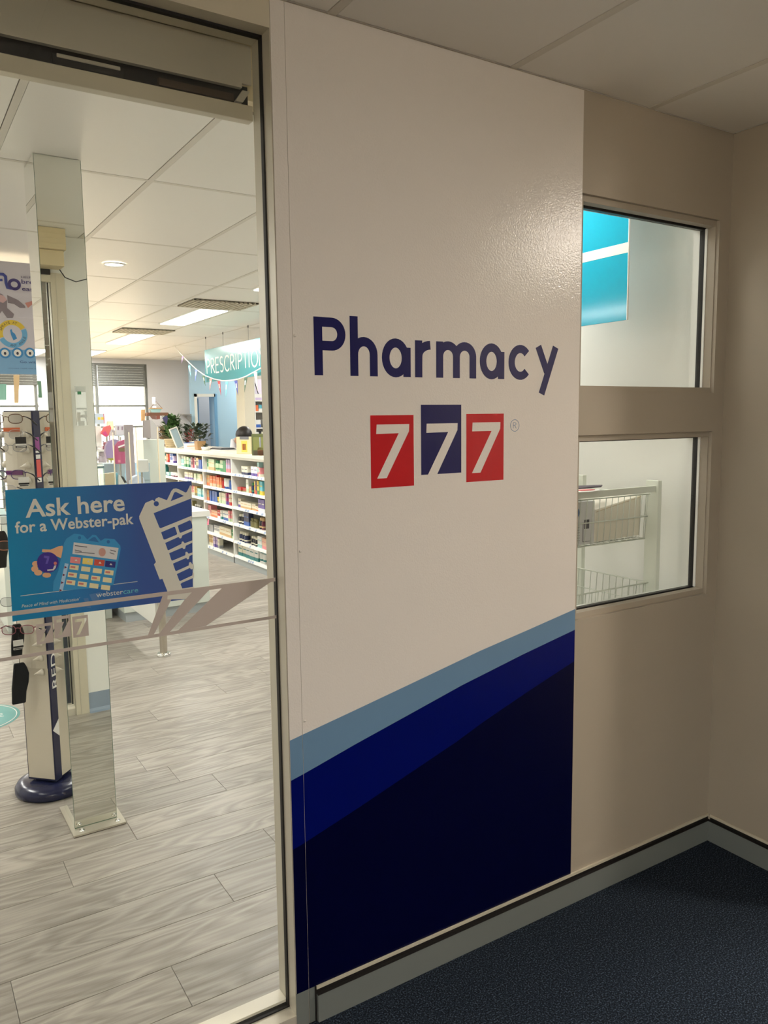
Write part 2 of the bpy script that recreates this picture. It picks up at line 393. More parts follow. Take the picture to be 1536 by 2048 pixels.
# skirting of the vestibule: plate, ledge and groove coloured black to give the dark gap, cream cap
def skirting(name, horizontal, a, b, pos, endcap=False):
    s = MB()
    if horizontal:
        s.box(a, b, pos-.014, pos, 0, .082, M_GREYBASE); s.box(a, b, pos-.0142, pos, .082, .0835, M_RUBBER); s.box(a, b, pos-.003, pos, .0835, .0965, M_RUBBER); s.box(a, b, pos-.0065, pos, .0965, .1055, M_ALUW)
    else:
        s.box(pos-.014, pos, a, b, 0, .082, M_GREYBASE); s.box(pos-.0142, pos, a, b, .082, .0835, M_RUBBER); s.box(pos-.003, pos, a, b, .0835, .0965, M_RUBBER); s.box(pos-.0065, pos, a, b, .0965, .1055, M_ALUW)
    return struct(s.build(name))
skirting('baseboard_front', True, -1.763, -.0, 0)
skirting('baseboard_right', False, -.66, -.0145, 0)
s = MB(); s.box(XR, -1.787, -.002, 0, 0, .1045); s.box(-1.785, -1.768, -.002, 0, 0, .1045); struct(s.build('trim_1', M_GREYBASE))
s = MB(); s.box(-1.768, -1.763, -.004, 0, 0, .105); struct(s.build('trim_2', M_RUBBER))
# shop-side skirting of the front wall
s = MB(); s.box(-1.75, .02, T, T+.004, .012, .115, M_BLUEBASE)
s.prism([(T, 0), (T+.03, 0), (T+.012, .006), (T+.004, .02), (T, .02)], lambda a, b: Vector((-1.75, a, b)), lambda a, b: Vector((.02, a, b)), M_BLUEBASE)
struct(s.build('baseboard_inner'))

# shopfront window
def rect_frame(mb, x0, x1, z0, z1, y0, y1, tz0, tz1, tx0, tx1, m):
    mb.box(x0, x1, y0, y1, z0, z0+tz0, m); mb.box(x0, x1, y0, y1, z1-tz1, z1, m)
    mb.box(x0, x0+tx0, y0, y1, z0+tz0, z1-tz1, m); mb.box(x1-tx1, x1, y0, y1, z0+tz0, z1-tz1, m)
WL = -4.1
f = MB()
f.box(WL, XR, -.001, .107, 0, .04, M_ALU)               # sill
f.box(WL, XR, -.001, .107, 2.628, H, M_ALUW)            # head
f.box(XR-.0012, XR+.0, 0, .107, .04, 2.628, M_ALU)      # jamb lining
f.box(-1.823, -1.75, T, T+.012, 0, 2.5, M_ALUW)         # inner jamb cover
f.box(-1.797, -1.794, T+.012, T+.0145, 0, 2.5, M_ALU)
f.box(-2.98, -2.93, 0, .107, .04, 2.628, M_ALU)
f.box(WL, WL+.05, 0, .107, .04, 2.628, M_ALU)
wn = struct(f.build('window_1'))
gk = MB()
for a, b_ in ((-2.93, XR-.0012),):
    gk.box(b_-.004, b_, .043, .058, .04, 2.628); gk.box(a, a+.004, .043, .058, .04, 2.628)
    gk.box(a, b_, .041, .060, .0401, .044); gk.box(a, b_, .043, .058, 2.622, 2.628)
gk.build('glazing_gasket', M_RUBBER, wn)
g = MB(); g.box(-2.926, XR-.005, .048, .054, .044, 2.622); g.build('glass_pane', M_GLASS, wn)
g = MB(); g.box(-4.05, -2.98, .048, .054, .044, 2.622); g.build('glass_pane', M_GLASS, wn)
# bright inner sill strip
s = MB(); s.box(WL, XR-.002, .060, .107, .04, .052); s.build('inner_sill', mat('pale_sill_paint', (236, 230, 214), .35), wn)

# small windows
for idx, (z0, z1) in enumerate(((1.772, 2.392), (1.010, 1.630))):
    x0, x1 = -.763, -.062
    f = MB()
    rect_frame(f, x0, x1, z0, z1, .014, .046, .020, .020, .020, .003, M_WALL)
    rect_frame(f, x0, x1, z0, z1, .078, T+.002, .016, .016, .006, .004, M_WHITEWALL)
    o = struct(f.build('window_%d' % (idx+2)))
    k = MB(); rect_frame(k, x0+.006, x1-.0005, z0+.0005, z1-.0005, .0565, .0775, .021, .024, .018, .006, M_RUBBER); k.build('glazing_gasket', parent=o)
    k = MB(); k.box(x1-.006, x1-.0005, .0465, .056, z0+.0205, z1-.0205, M_WHITE); k.build('glazing_bead', parent=o)
    g = MB(); g.box(x0+.0245, x1-.007, .064, .069, z0+.022, z1-.025); g.build('glass_pane', M_GLASS, o)

# shop shell
wall('wall_side', [(.02, .10, T, .735, 0, H), (.045, .10, .735, 2.6, 0, H)], M_WHITEWALL)
wall('wall_shop_left', [(-5.1, -5.0, 0, 11.6, 0, H)], M_WHITEWALL)
wall('wall_shop_right', [(5.0, 5.1, .1, 11.6, 0, H)], M_GREYWALL)
BY = 11.4
wall('wall_back', [(1.06, 1.76, BY, BY+.2, 0, H), (-5, -2.6, BY, BY+.2, 0, H), (-2.6, 1.06, BY, BY+.2, 2.62, H), (-2.6, 1.06, BY, BY+.2, 0, .08), (4.0, 5.0, BY, BY+.2, 0, H), (1.76, 4, 12.9, 13.0, 0, H), (1.7, 1.78, BY+.2, 12.95, 0, H), (3.95, 4.05, BY+.2, 12.95, 0, H)], M_GREYWALL)
s = MB(); s.box(1.70, 4.1, 11.6, 13.0, -.12, 0, mat('grey_floor_vinyl', (170, 165, 155), .5)); struct(s.build('floor'))
s = MB(); s.box(1.70, 4.1, 11.6, 13.0, H, H+.1, M_CEIL); struct(s.build('ceiling'))
wall('wall_blue', [(1.76, 1.85, BY-.08, BY+.2, 0, H), (1.85, 2.18, BY-.08, BY+.2, 2.10, H), (2.18, 4.0, BY-.08, BY+.2, 0, H)], M_BLUEWALL)
d = MB(); d.box(1.815, 1.86, BY-.10, BY-.08, 0, 2.14, M_WHITE); d.box(1.815, 2.185, BY-.10, BY-.08, 2.09, 2.14, M_WHITE)
d.box(2.165, 2.215, BY-.10, BY-.08, 0, 2.14, M_BLUETRIM); d.box(1.85, 1.87, BY-.08, BY+.2, 0, 2.1, M_BLUETRIM)
dr = struct(d.build('door_1'))
d = MB(); d.box(1.88, 1.96, BY+.12, BY+.16, 0, 2.07); d.build('door_leaf', M_BLUETRIM, dr)
# back windows: mullions, transoms, glass, roller blind
f = MB()
for x in (-2.6, -1.9, -1.2, -.66, .25, 1.04): f.box(x-.02, x+.02, BY+.02, BY+.10, .08, 2.62, M_SHUT)
for z in (.09, .95, 1.6, 1.94, 2.61): f.box(-2.6, 1.06, BY+.03, BY+.09, z-.016, z+.016, M_SHUT)
bw = struct(f.build('window_4'))
g = MB(); g.box(-2.6, 1.06, BY+.055, BY+.061, .1, 2.6); g.build('glass_pane', M_GLASS, bw)
for a, b_ in ((-2.58, -1.22), (-1.18, .23), (.27, 1.02)):
    for i in range(9):
        z = 2.255+i*.039
        s = MB(); s.prism([(BY-.005, z), (BY-.012, z+.018), (BY-.005, z+.038), (BY+.004, z+.038), (BY+.004, z)], lambda p, q: Vector((a, p, q)), lambda p, q: Vector((b_, p, q)))
        s.build('shutter_slat', M_SHUT, bw)
# ground outside the shop
s = MB(); s.box(-30, 30, 11.9, 60, -.14, -.02, mat('pale_pavement', (200, 190, 175), .8)); struct(s.build('ground'))

# entrance head: transom rail, fascia with flange, dark slot, operator box
hd = thing('door_head_unit', 'long grey shutter head above the shopfront glass, dark slot and pale bottom rail', 'shutter box', (-3, .12, 2.45))
s = MB(); s.box(-4.0, XR-.002, .1075, .137, 2.447, 2.484); s.build('bottom_rail', M_ALUW, hd, bevel=.002)
s = MB(); s.box(-4.0, XR-.002, .112, .118, 2.535, 2.628, M_ALU); s.box(-4.0, XR-.03, .108, .122, 2.523, 2.536, M_ALU); s.build('fascia', parent=hd)
s = MB(); s.box(-4.0, XR-.002, .140, .146, 2.484, 2.54); s.build('slot_back', M_DARK, hd)
s = MB(); s.box(-2.30, -2.14, .126, .139, 2.492, 2.515, M_DARK); s.box(-2.29, -2.15, .124, .128, 2.507, 2.516, M_ALU); s.build('roller_carriage', parent=hd, bevel=.002)
s = MB(); s.box(-2.06, -1.87, .127, .139, 2.495, 2.512, mat('brown_track', (74, 60, 46), .5)); s.build('track', parent=hd)
s = MB()
s.prism([(-1.872, 2.490), (-1.852, 2.490), (-1.832, 2.519), (-1.852, 2.519)], lambda a, b: Vector((a, .112, b)), lambda a, b: Vector((a, .126, b)))
s.build('bracket', M_ALU, hd)
ob = thing('door_operator_cover', 'cream two-step box above the inner door jamb, seen in the mirror column', 'cover box', (-2.5, .2, 2.5))
s = MB(); s.box(-4.0, -1.772, .148, .30, 2.592, 2.699)
for i in range(1, 4): s.box(-4.0, -1.771, .3, .3015, 2.592+.026*i, 2.595+.026*i)
s.build('upper_cover', M_CREAM, ob)
s = MB(); s.box(-4.0, -1.78, .149, .272, 2.512, 2.590); s.build('lower_cover', M_CREAM, ob)
s = MB(); s.tube([(-1.79, .20, 2.505), (-1.76, .18, 2.47), (-1.70, .16, 2.455), (-1.63, .145, 2.48), (-1.56, .137, 2.54), (-1.52, .135, 2.62), (-1.52, .135, 2.698)], .003)
tag(s.build('cable', M_BLACK), 'thin black cable looping from the cream operator box over the white wall', 'cable')

# ================================================================== LIGHT FITTINGS
def shop_lamp(x, y0, label, grp=None):
    t = thing('ceiling_light', label, 'light', (x, y0+.64, H), 0, grp)
    s = MB(); s.box(x-.14, x+.14, y0, y0+1.28, H-.012, H+.004); s.build('housing', M_WHITE, t)
    s = MB(); s.box(x-.125, x+.125, y0+.015, y0+1.265, H-.018, H-.010); s.build('diffuser', M_LIGHT, t)
def grille(x, y0, label):
    t = thing('air_grille', label, 'air vent', (x, y0, H))
    s = MB(); s.box(x-.29, x+.29, y0-.47, y0-.02, H-.004, H+.003); s.build('backing', mat('grille_backing', (92, 84, 70), .8), t)
    s = MB()
    for i in range(14): s.box(x-.29+.0425*i, x-.274+.0425*i, y0-.47, y0-.02, H-.014, H-.004)
    for i in range(11): s.box(x-.29, x+.29, y0-.47+.0425*i, y0-.454+.0425*i, H-.0135, H-.004)
    s.build('louvre_grid', M_GRILLE, t, kind='stuff')
names = {(-.06, 5.15): 'lit ceiling panel nearest the teal hanging sign', (-.06, 7.5): 'second lit ceiling panel back, beyond the larger grille', (-.06, 9.9): 'farthest lit ceiling panel close to the back window'}
for lx, ly in SHOP_ROWS:
    shop_lamp(lx, ly, names.get((lx, ly), 'lit rectangular ceiling panel outside the direct view, some added for brightness'), None if (lx, ly) in names else 'ceiling panels out of direct view')
grille(-.13, 5.13, 'tan grid air grille just before the nearest lit panel')
grille(-.13, 7.48, 'tan grid air grille before the second lit panel')
grille(-3.7, 7.48, 'tan grid air grille on the left side of the shop ceiling')
for lx, ly, lp in VEST:
    t = thing('ceiling_light', 'vestibule ceiling panel behind the camera, outside the frame' if lx < 0 else 'unseen lobby ceiling panel beyond the right wall, added to light the floor', 'light', (lx, ly, H))
    hl = .28 if lx > 0 else .58
    s = MB(); s.box(lx-.16, lx+.16, ly-hl-.02, ly+hl+.02, H-.012, H+.002); s.build('housing', M_WHITE, t)
    s = MB(); s.box(lx-.14, lx+.14, ly-hl, ly+hl, H-.085, H-.012); s.build('diffuser', mat('vestibule_lamp_glow_%d' % lp, (255, 252, 246), .5, emit=lp), t)
ld = thing('downlight', 'small round downlight in the lobby ceiling outside the frame', 'light', (.68, -1.42, H))
s = MB(); s.lathe([(.100, -.002), (.090, -.012), (.085, -.004)], (.68, -1.42, H), 28); s.build('bezel', M_WHITE, ld)
s = MB(); s.lathe([(0, -.007), (.085, -.006)], (.68, -1.42, H), 28); s.build('lamp_lens', mat('lobby_downlight_glow', (255, 243, 228), .5, emit=640), ld)
dl = thing('downlight', 'round lit downlight in the shop ceiling right of the mirror column', 'light', (-1.354, 3.476, H))
s = MB(); s.lathe([(.075, -.004), (.062, -.012), (.058, -.004)], (-1.354, 3.476, H), 28); s.build('bezel', M_WHITE, dl)
s = MB(); s.lathe([(0, -.007), (.058, -.005)], (-1.354, 3.476, H), 28); s.build('lamp_lens', mat('downlight_glow', (255, 248, 232), .5, emit=12), dl)

# ================================================================== WALL GRAPHIC
wg = thing('wall_graphic', 'tall white vinyl pharmacy sign with blue bands covering the wall beside the glass', 'sign', (-1.3, 0, .1))
VY = -.0015
s = MB(); s.box(-1.8235, -1.7862, VY, 0, .1055, 2.697); s.build('vinyl_strip', M_VINYL, wg)
s = MB(); s.box(-1.7850, -.7645, VY, 0, .1055, 2.697); s.build('vinyl_sheet', M_VINYL, wg)
c1 = [(-1.8235, .8415), (-1.785, .8495), (-1.62, .883), (-1.447, .919), (-1.30, .950), (-1.171, .977), (-.97, 1.013), (-.7645, 1.051)]
c2 = [(-1.8235, .729), (-1.785, .7385), (-1.62, .784), (-1.448, .828), (-1.247, .880), (-1.0, .934), (-.7645, .980)]
c3 = [(-1.8235, .5315), (-1.785, .5415), (-1.612, .594), (-1.45, .646), (-1.269, .704), (-1.154, .747), (-.975, .806), (-.7645, .871)]
def clip(c, a, b):
    def zat(x):
        for p, q in zip(c, c[1:]):
            if p[0]-1e-9 <= x <= q[0]+1e-9: return p[1]+(q[1]-p[1])*(x-p[0])/(q[0]-p[0])
    return [(a, zat(a))]+[p for p in c if a < p[0] < b]+[(b, zat(b))]
wmp = wallmap(VY)
base = [(-1.8235, .1055), (-.7645, .1055)]
for (a, b_) in ((-1.8235, -1.7862), (-1.7850, -.7645)):
    for top, bot, mm, nm in ((c1, c2, M_VLB, 'light_blue_band'), (c2, c3, M_VB, 'royal_blue_band'), (c3, base, M_VN, 'navy_band')):
        p = clip(bot, a, b_)+list(reversed(clip(top, a, b_)))
        s = MB(); s.prism(p, lambda x, z: wmp(x, z, 0), lambda x, z: wmp(x, z, .0004)); s.build(nm, mm, wg)
# lettering
ZB, XH, ASC = 1.8070, 1.9095, 1.9600
W_ = .0245
def letter(nm, strokes):
    s = MB()
    for i, (p, cl) in enumerate(strokes): ribbon(s, p, W_, wmp, 0, .0006+.00004*i, cl)
    return s.build(nm, M_LETTER, wg)
h2 = W_/2
letter('letter', [([(-1.7125, ZB), (-1.7125, 1.956)], 0), ([(-1.7245, 1.9435), (-1.672, 1.9435)]+arc(-1.672, 1.9135, .0285, .030, 90, -90, 18)+[(-1.7245, 1.8835)], 0)])
def arch(x0, x1, zt, r):
    return [(x0, zt-.075)]+arc((x0+x1)/2, zt-r-h2, (x1-x0)/2, r, 180, 0, 16)+[(x1, ZB)]
letter('letter', [([(-1.6055, ZB), (-1.6055, 1.9635)], 0), (arch(-1.6055, -1.5445, XH+.001, .034), 0)])
def aa(cx, rx, xs):
    return [(arc(cx, (ZB+XH)/2, rx, (XH-ZB)/2-h2+.0015, 0, 360, 32)[:-1], 1), ([(xs, ZB), (xs, XH)], 0)]
letter('letter', aa(-1.4735, .0325, -1.4360)[:1]+[([(-1.4360, ZB), (-1.4360, XH-.022)], 0)])
letter('letter', [([(-1.3965, ZB), (-1.3965, XH-.0005)], 0), ([(-1.3965, 1.840)]+arc(-1.355, 1.866, .041, .031, 180, 92, 8), 0)])
letter('letter', [([(-1.3235, ZB), (-1.3235, XH-.0005)], 0), (arch(-1.3235, -1.2635, XH+.001, .030), 0), (arch(-1.2635, -1.2030, XH+.001, .030), 0)])
letter('letter', aa(-1.1320, .0325, -1.0945)[:1]+[([(-1.0945, ZB), (-1.0945, XH-.022)], 0)])
letter('letter', [(arc(-1.0180, (ZB+XH)/2, .0350, (XH-ZB)/2-h2+.0015, 42, 318, 26), 0)])
letter('letter', [([(-.9445, XH), (-.9075, 1.832)], 0), ([(-.8710, XH), (-.9290, 1.763)], 0)])
def seven(x0, x1, z0, z1, a=.0):
    w1 = x1-x0
    return [(x0+a, z1), (x1, z1), (x1-.0, z1-.018), (x0+.34*w1+.004, z0), (x0-.002, z0), (x1-.42*w1, z1-.026), (x0, z1-.026)]
for i, (a, b_, z0, z1, mm) in enumerate(((-1.558, -1.4155, 1.5025, 1.702, M_RED), (-1.390, -1.246, 1.5315, 1.7305, M_LETTER), (-1.227, -1.083, 1.502, 1.7035, M_RED))):
    sq = [(a, z0), (b_, z0), (b_, z1), (a, z1)]
    o = flat([sq], .0004, lambda x, z, d: wmp(x, z, d), 'number_square', mm, wg, 'red square with a white seven' if mm is M_RED else 'dark blue square with a white seven')
    sv = [[(-1.538, 1.677), (-1.4305, 1.677), (-1.4315, 1.657), (-1.5075, 1.5285), (-1.5385, 1.5285), (-1.466, 1.652), (-1.540, 1.651)],
          [(-1.3705, 1.677), (-1.2595, 1.677), (-1.2605, 1.657), (-1.334, 1.5315), (-1.3665, 1.5315), (-1.294, 1.652), (-1.3715, 1.651)],
          [(-1.204, 1.678), (-1.0965, 1.678), (-1.0975, 1.658), (-1.1735, 1.528), (-1.206, 1.528), (-1.131, 1.652), (-1.2055, 1.652)]][i]
    flat([sv], .0004, lambda x, z, d: wmp(x, z, d+.0003), 'numeral', M_VINYL, o)
s = MB(); ribbon(s, arc(-1.0385, 1.6668, .0175, .0178, 0, 360, 30)[:-1], .0016, wmp, 0, .0005, True)
ribbon(s, [(-1.0445, 1.658), (-1.0445, 1.6755), (-1.0375, 1.6755), (-1.0335, 1.6735), (-1.0335, 1.6700), (-1.0375, 1.6675), (-1.0445, 1.6675)], .0016, wmp, 0, .0005)
ribbon(s, [(-1.0385, 1.6675), (-1.0325, 1.658)], .0016, wmp, 0, .0005)
s.build('registered_mark', M_RING, wg)
s = MB()
for x, z in ((-1.779, 1.905), (-1.7785, .887), (-1.7785, 1.35)): s.lathe([(.004, 0), (.0035, .002), (0, .0025)], n=12, T=Matrix.Translation((x, VY, z)) @ Matrix.Rotation(PI/2, 4, 'X'))
s.build('screw_cap', M_VINYL, wg, kind='stuff')

# ================================================================== STICKERS ON THE GLASS
GY = .0478
def gp(u, v): p = at(u, v, 'y', GY); return (p.x, p.z)
def gpoly(L): return [gp(*q) for q in L]
gm = wallmap(GY)
fs = thing('glass_stripe_sticker', 'frosted stripe sticker across the glass with three sevens and slanted bars', 'sticker', (-2.1, GY, 1.17))
def fl_(polys, nm, th=.0004, off=0, m_=None, par=fs, label=None): return flat(polys, th, lambda x, z, d: gm(x, z, d+off), nm, m_ or M_FROST, par, label)
s = MB(); s.box(-2.92, XR-.0015, GY-.0014, GY-.001, 1.2675, 1.2775); s.build('upper_line', M_FROST, fs)
s = MB(); s.box(-2.92, XR-.0015, GY-.0014, GY-.001, 1.1675, 1.1755); s.build('lower_line', M_FROST, fs)
for q in ([(326, 1189), (349, 1186), (307, 1270), (295, 1272)], [(382, 1182), (421, 1177), (338, 1265), (317, 1269)], [(449, 1171), (553, 1156), (411, 1252), (356, 1261)]):
    fl_([gpoly(q)], 'slanted_bar', .0004, .0006)
for i, (x0, x1, z0, z1) in enumerate(((-2.421, -2.386, 1.1935, 1.240), (-2.3825, -2.347, 1.2015, 1.2515), (-2.3425, -2.308, 1.1965, 1.2465))):
    w1, h1 = x1-x0, z1-z0
    sv = [(x0+.16*w1, z1-.14*h1), (x0+.90*w1, z1-.14*h1), (x0+.90*w1, z1-.24*h1), (x0+.42*w1, z0+.12*h1), (x0+.20*w1, z0+.12*h1), (x0+.62*w1, z1-.28*h1), (x0+.16*w1, z1-.28*h1)]
    fl_([[(x0, z0), (x1, z0), (x1, z1), (x0, z1)], sv], 'number_square')

ps = thing('glass_poster', 'blue landscape medication poster stuck on the glass reading Ask here', 'poster', (-2.26, GY, 1.25))
s = MB(); s.prism([gp(25, 1243), gp(386, 1196.5), gp(383, 962), gp(10, 980)], lambda x, z: gm(x, z, 0), lambda x, z: gm(x, z, .0008)); s.build('poster_sheet', M_GRAD, ps)
PB = .0008
def pf(polys, nm, m_, off=0, label=None, par=ps): return flat(polys, .0002, lambda x, z, d: gm(x, z, d+PB+off), nm, m_, par, label)
pm = lambda x, z, d: gm(x, z, d+PB)
M_PT = mat('pale_print', (214, 212, 200), .35)
text('Ask here', pm, 'headline', M_PT, ps, -2.427, -2.211, 1.485, .0415, .0003, off=.018)
text('for a Webster-pak', pm, 'headline', M_PT, ps, -2.450, -2.192, 1.4515, .0265, .0003, off=.018)
text("Peace of Mind with Medication'", pm, 'slogan', M_PT, ps, -2.4475, -2.323, 1.2830, .0075, .0003, shear=.25)
text('webster', pm, 'maker_name', M_PT, ps, -2.2865, -2.2255, 1.2850, .0125, .0003)
text('care', pm, 'maker_name', mat('mint_print', (110, 190, 190), .35), ps, -2.2245, -2.1895, 1.2850, .0125, .0003)
pf([[(-2.4485, 1.3092), (-2.190, 1.3105), (-2.190, 1.3118), (-2.4485, 1.3105)]], 'rule_line', M_PT)
MW = mat('pale_blue_watermark', (84, 124, 172), .35)
pf([[(-2.302, 1.294), (-2.276, 1.296), (-2.281, 1.276), (-2.2955, 1.275)], [(-2.315, 1.286), (-2.305, 1.286), (-2.3, 1.262), (-2.309, 1.264)]], 'watermark', MW)
# white pill card outline at right
k = 7.315
def zz(L): return gpoly([(270+x/k, 960+y/k) for x, y in L])
circ = [(310+38*math.cos(a*PI/10), 347+38*math.sin(a*PI/10)) for a in range(20)]
outer = zz([(60, 530), (150, 335), (255, 290), (290, 315)]) + zz([(300, 275), (345, 250), (465, 295), (530, 160), (560, 128), (600, 122), (640, 135), (740, 185), (758, 170), (805, 75), (822, 90), (829, 265), (829, 540), (835, 600), (840, 700), (845, 880), (850, 1060), (858, 1220), (862, 1420), (868, 1600), (745, 1735), (730, 1740), (610, 1745), (470, 1745), (480, 1655), (465, 1610), (400, 1445), (360, 1455), (275, 1235), (305, 1200), (62, 570)])
holes = [zz([(520, 310), (570, 185), (595, 172), (715, 232)]), zz(circ),
         zz([(270, 485), (822, 268), (828, 522), (375, 705), (355, 695)]),
         zz([(380, 765), (570, 683), (585, 690), (615, 785), (605, 800), (435, 872), (415, 865)]), zz([(622, 668), (800, 588), (815, 600), (836, 660), (834, 705), (665, 772), (650, 765)]),
         zz([(440, 920), (635, 832), (655, 855), (675, 850), (690, 810), (835, 745), (843, 880), (725, 925), (705, 900), (685, 900), (675, 935), (490, 1027), (475, 1020)]),
         zz([(498, 1070), (690, 988), (708, 1010), (730, 1005), (742, 960), (845, 912), (849, 1055), (782, 1078), (760, 1050), (738, 1052), (735, 1100), (548, 1178), (530, 1172)]),
         zz([(553, 1222), (748, 1138), (765, 1160), (785, 1155), (795, 1112), (850, 1085), (857, 1222), (835, 1232), (815, 1200), (790, 1205), (785, 1250), (605, 1330), (588, 1325)]),
         zz([(610, 1375), (800, 1285), (820, 1308), (838, 1300), (850, 1270), (859, 1268), (860, 1340), (840, 1362), (838, 1395), (660, 1477), (645, 1470)]),
         zz([(663, 1520), (690, 1500), (855, 1430), (862, 1560), (690, 1587)])]
pf([outer]+holes, 'pill_card_outline', M_PT, .0001)
# blue pill card, hand and capsule ball
k = 7.314
def yy(L): return gpoly([(40+x/k, 1040+y/k) for x, y in L])
M_CARD = mat('sky_blue_print', (62, 146, 196), .35)
pf([yy([(480, 1040), (490, 900), (560, 740), (645, 330), (680, 270), (790, 200), (850, 205), (925, 222), (985, 285), (1060, 215), (1110, 220), (1180, 305), (1240, 268), (1380, 280), (1465, 375), (1470, 430), (1365, 950), (1000, 1000), (640, 1030)]), yy([(995, 300), (1070, 248), (1100, 250), (1155, 328)])], 'pill_card', M_CARD, .0002)
for cx, cy in ((868, 258), (1290, 318)): pf([yy([(cx+24*math.cos(a*PI/8), cy+26*math.sin(a*PI/8)) for a in range(16)])], 'punch_hole', M_GRAD, .0003)
pf([yy([(785, 325), (1440, 408), (1410, 580), (765, 495)])], 'name_panel', mat('pale_grey_print', (206, 206, 206), .4), .0003)
pf([yy([(1200+52*math.cos(a*PI/8), 470+62*math.sin(a*PI/8)) for a in range(16)])], 'portrait', mat('skin_print', (196, 150, 136), .4), .0004)
for (x0, y0, x1, y1) in ((800, 375, 980, 387), (800, 440, 900, 452), (800, 470, 1090, 480), (1320, 440, 1400, 452), (1310, 480, 1380, 490)):
    pf([yy([(x0, y0-8), (x1, y0+14), (x1, y1+14), (x0, y1-8)])], 'print_line', mat('dark_grey_print', (90, 88, 96), .4), .0004)
for (x, y, c, nm) in ((738, 535, (228, 140, 140), 'pink'), (918, 552, (232, 208, 110), 'yellow'), (1088, 572, (200, 84, 66), 'orange'), (1248, 594, (52, 52, 120), 'indigo')):
    pf([yy([(x, y), (x+152, y+14), (x+140, y+105), (x-8, y+88)])], 'meal_tab', mat(nm+'_tab_print', c, .4), .0003)
    pf([yy([(x+60, y+62), (x+80, y+35), (x+102, y+66)])], 'meal_icon', M_PT, .0004)
for i in range(3):
    for j in range(4):
        x = 720+j*170-i*25; y = 650+i*110+j*25
        pf([yy([(x+10, y), (x+140, y+15), (x+130, y+85), (x, y+68)])], 'pill_blister', mat('cream_blister_print', (226, 214, 170), .4), .0003)
        if j == 0 or (i+j) % 3 == 0: pf([yy([(x+20, y+20), (x+90, y+28), (x+85, y+55), (x+15, y+46)])], 'tablet_print', mat('tablet_pink_print', (206, 120, 108), .4), .0004)
pf([yy([(655, 630), (710, 640), (625, 1030), (570, 1035)])], 'day_strip', mat('pale_blue_print', (168, 198, 222), .4), .0003)
for i in range(4):
    x, y = 650-i*24, 672+i*112; pf([yy([(x, y), (x+38, y+18), (x-2, y+38)])], 'arrow_mark', mat('maroon_print', (110, 30, 60), .4), .0004)
M_HAND = mat('hand_print', (220, 170, 130), .4)
pf([yy([(620, 375), (560, 385), (450, 432), (325, 428), (320, 465), (430, 480), (600, 560), (628, 400)])], 'wrist_print', M_HAND, .0001)
for cx, cy, rx, ry in ((235, 640, 60, 42), (215, 715, 52, 45), (265, 770, 60, 42), (390, 805, 64, 38)): pf([yy([(cx+rx*math.cos(a*PI/7), cy+ry*math.sin(a*PI/7)) for a in range(14)])], 'finger_print', M_HAND, .0001+.00002*(cx % 3))
pf([yy([(405+158*math.cos(a*PI/16), 620+152*math.sin(a*PI/16)) for a in range(32)])], 'purple_ball', mat('purple_print', (66, 52, 140), .3), .0004)
pf([yy([(350, 520), (430, 528), (425, 570), (400, 640), (370, 640), (395, 560), (348, 550)])], 'seven_on_ball', mat('lilac_print', (104, 90, 176), .3), .0005)
pf([yy([(395, 725), (480, 715), (500, 665), (530, 660), (520, 700), (490, 735), (400, 742)])], 'capsule_print', M_PT, .0005)
pf([yy([(515+24*math.cos(a*PI/6), 632+24*math.sin(a*PI/6)) for a in range(12)])], 'tablet_dot', mat('tablet_pink_print', (206, 120, 108), .4), .0006)

# ================================================================== MIRROR COLUMN
mc = thing('mirror_column', 'tall square column clad in mirror glass bolted to the plank floor', 'column', (-2.045, 1.57, 0))
ang = math.radians(.7); Tm = Matrix.Translation((-2.13, 1.473, 0)) @ Matrix.Rotation(ang, 4, 'Z')
CW, CD = .171, .215
s = MB(); s.box(.006, CW-.006, .006, CD-.006, .009, H-.001, T=Tm); s.build('core', M_DARK, mc)
s = MB(); s.box(0, CW, 0, .0055, .010, H-.001, T=Tm); s.build('mirror_panel', M_MIRROR, mc)
s = MB(); s.box(0, .0055, .0062, CD, .010, H-.001, T=Tm); s.build('mirror_panel', M_MIRROR, mc)
s = MB(); s.box(CW-.0055, CW, .0062, CD, .010, H-.001, T=Tm); s.build('mirror_panel', M_MIRROR, mc)
s = MB(); s.box(.006, CW-.006, CD-.0055, CD, .010, H-.001, T=Tm); s.build('mirror_panel', M_MIRROR, mc)
s = MB()
for x, y in ((-.0004, -.0004), (CW-.0012, -.0004)): s.box(x, x+.0016, y, y+.0016, .01, H-.001, T=Tm)
s.box(-.0004, CW, -.0006, .001, .0095, .0125, T=Tm); s.build('glass_edge', M_MIRREDGE, mc)
s = MB(); s.box(-.016, CW+.024, -.06, CD+.02, .002, .0095, M_ALU, T=Tm); s.box(-.016, CW+.024, -.0604, CD+.0204, 0, .002, mat('dark_brown_edge', (70, 52, 40), .8), T=Tm); s.build('base_plate', parent=mc)  # thin dark brown rim along the foot of the plate
for x, y in ((.022, -.030), (CW-.004, -.030)):
    s = MB(); s.lathe([(0, .0185), (.004, .018), (.0055, .0155), (.0055, .012), (.0115, .0115), (.012, .0095)], n=16, T=Tm @ Matrix.Translation((x, y, 0))); s.build('bolt', M_CHROME, mc)

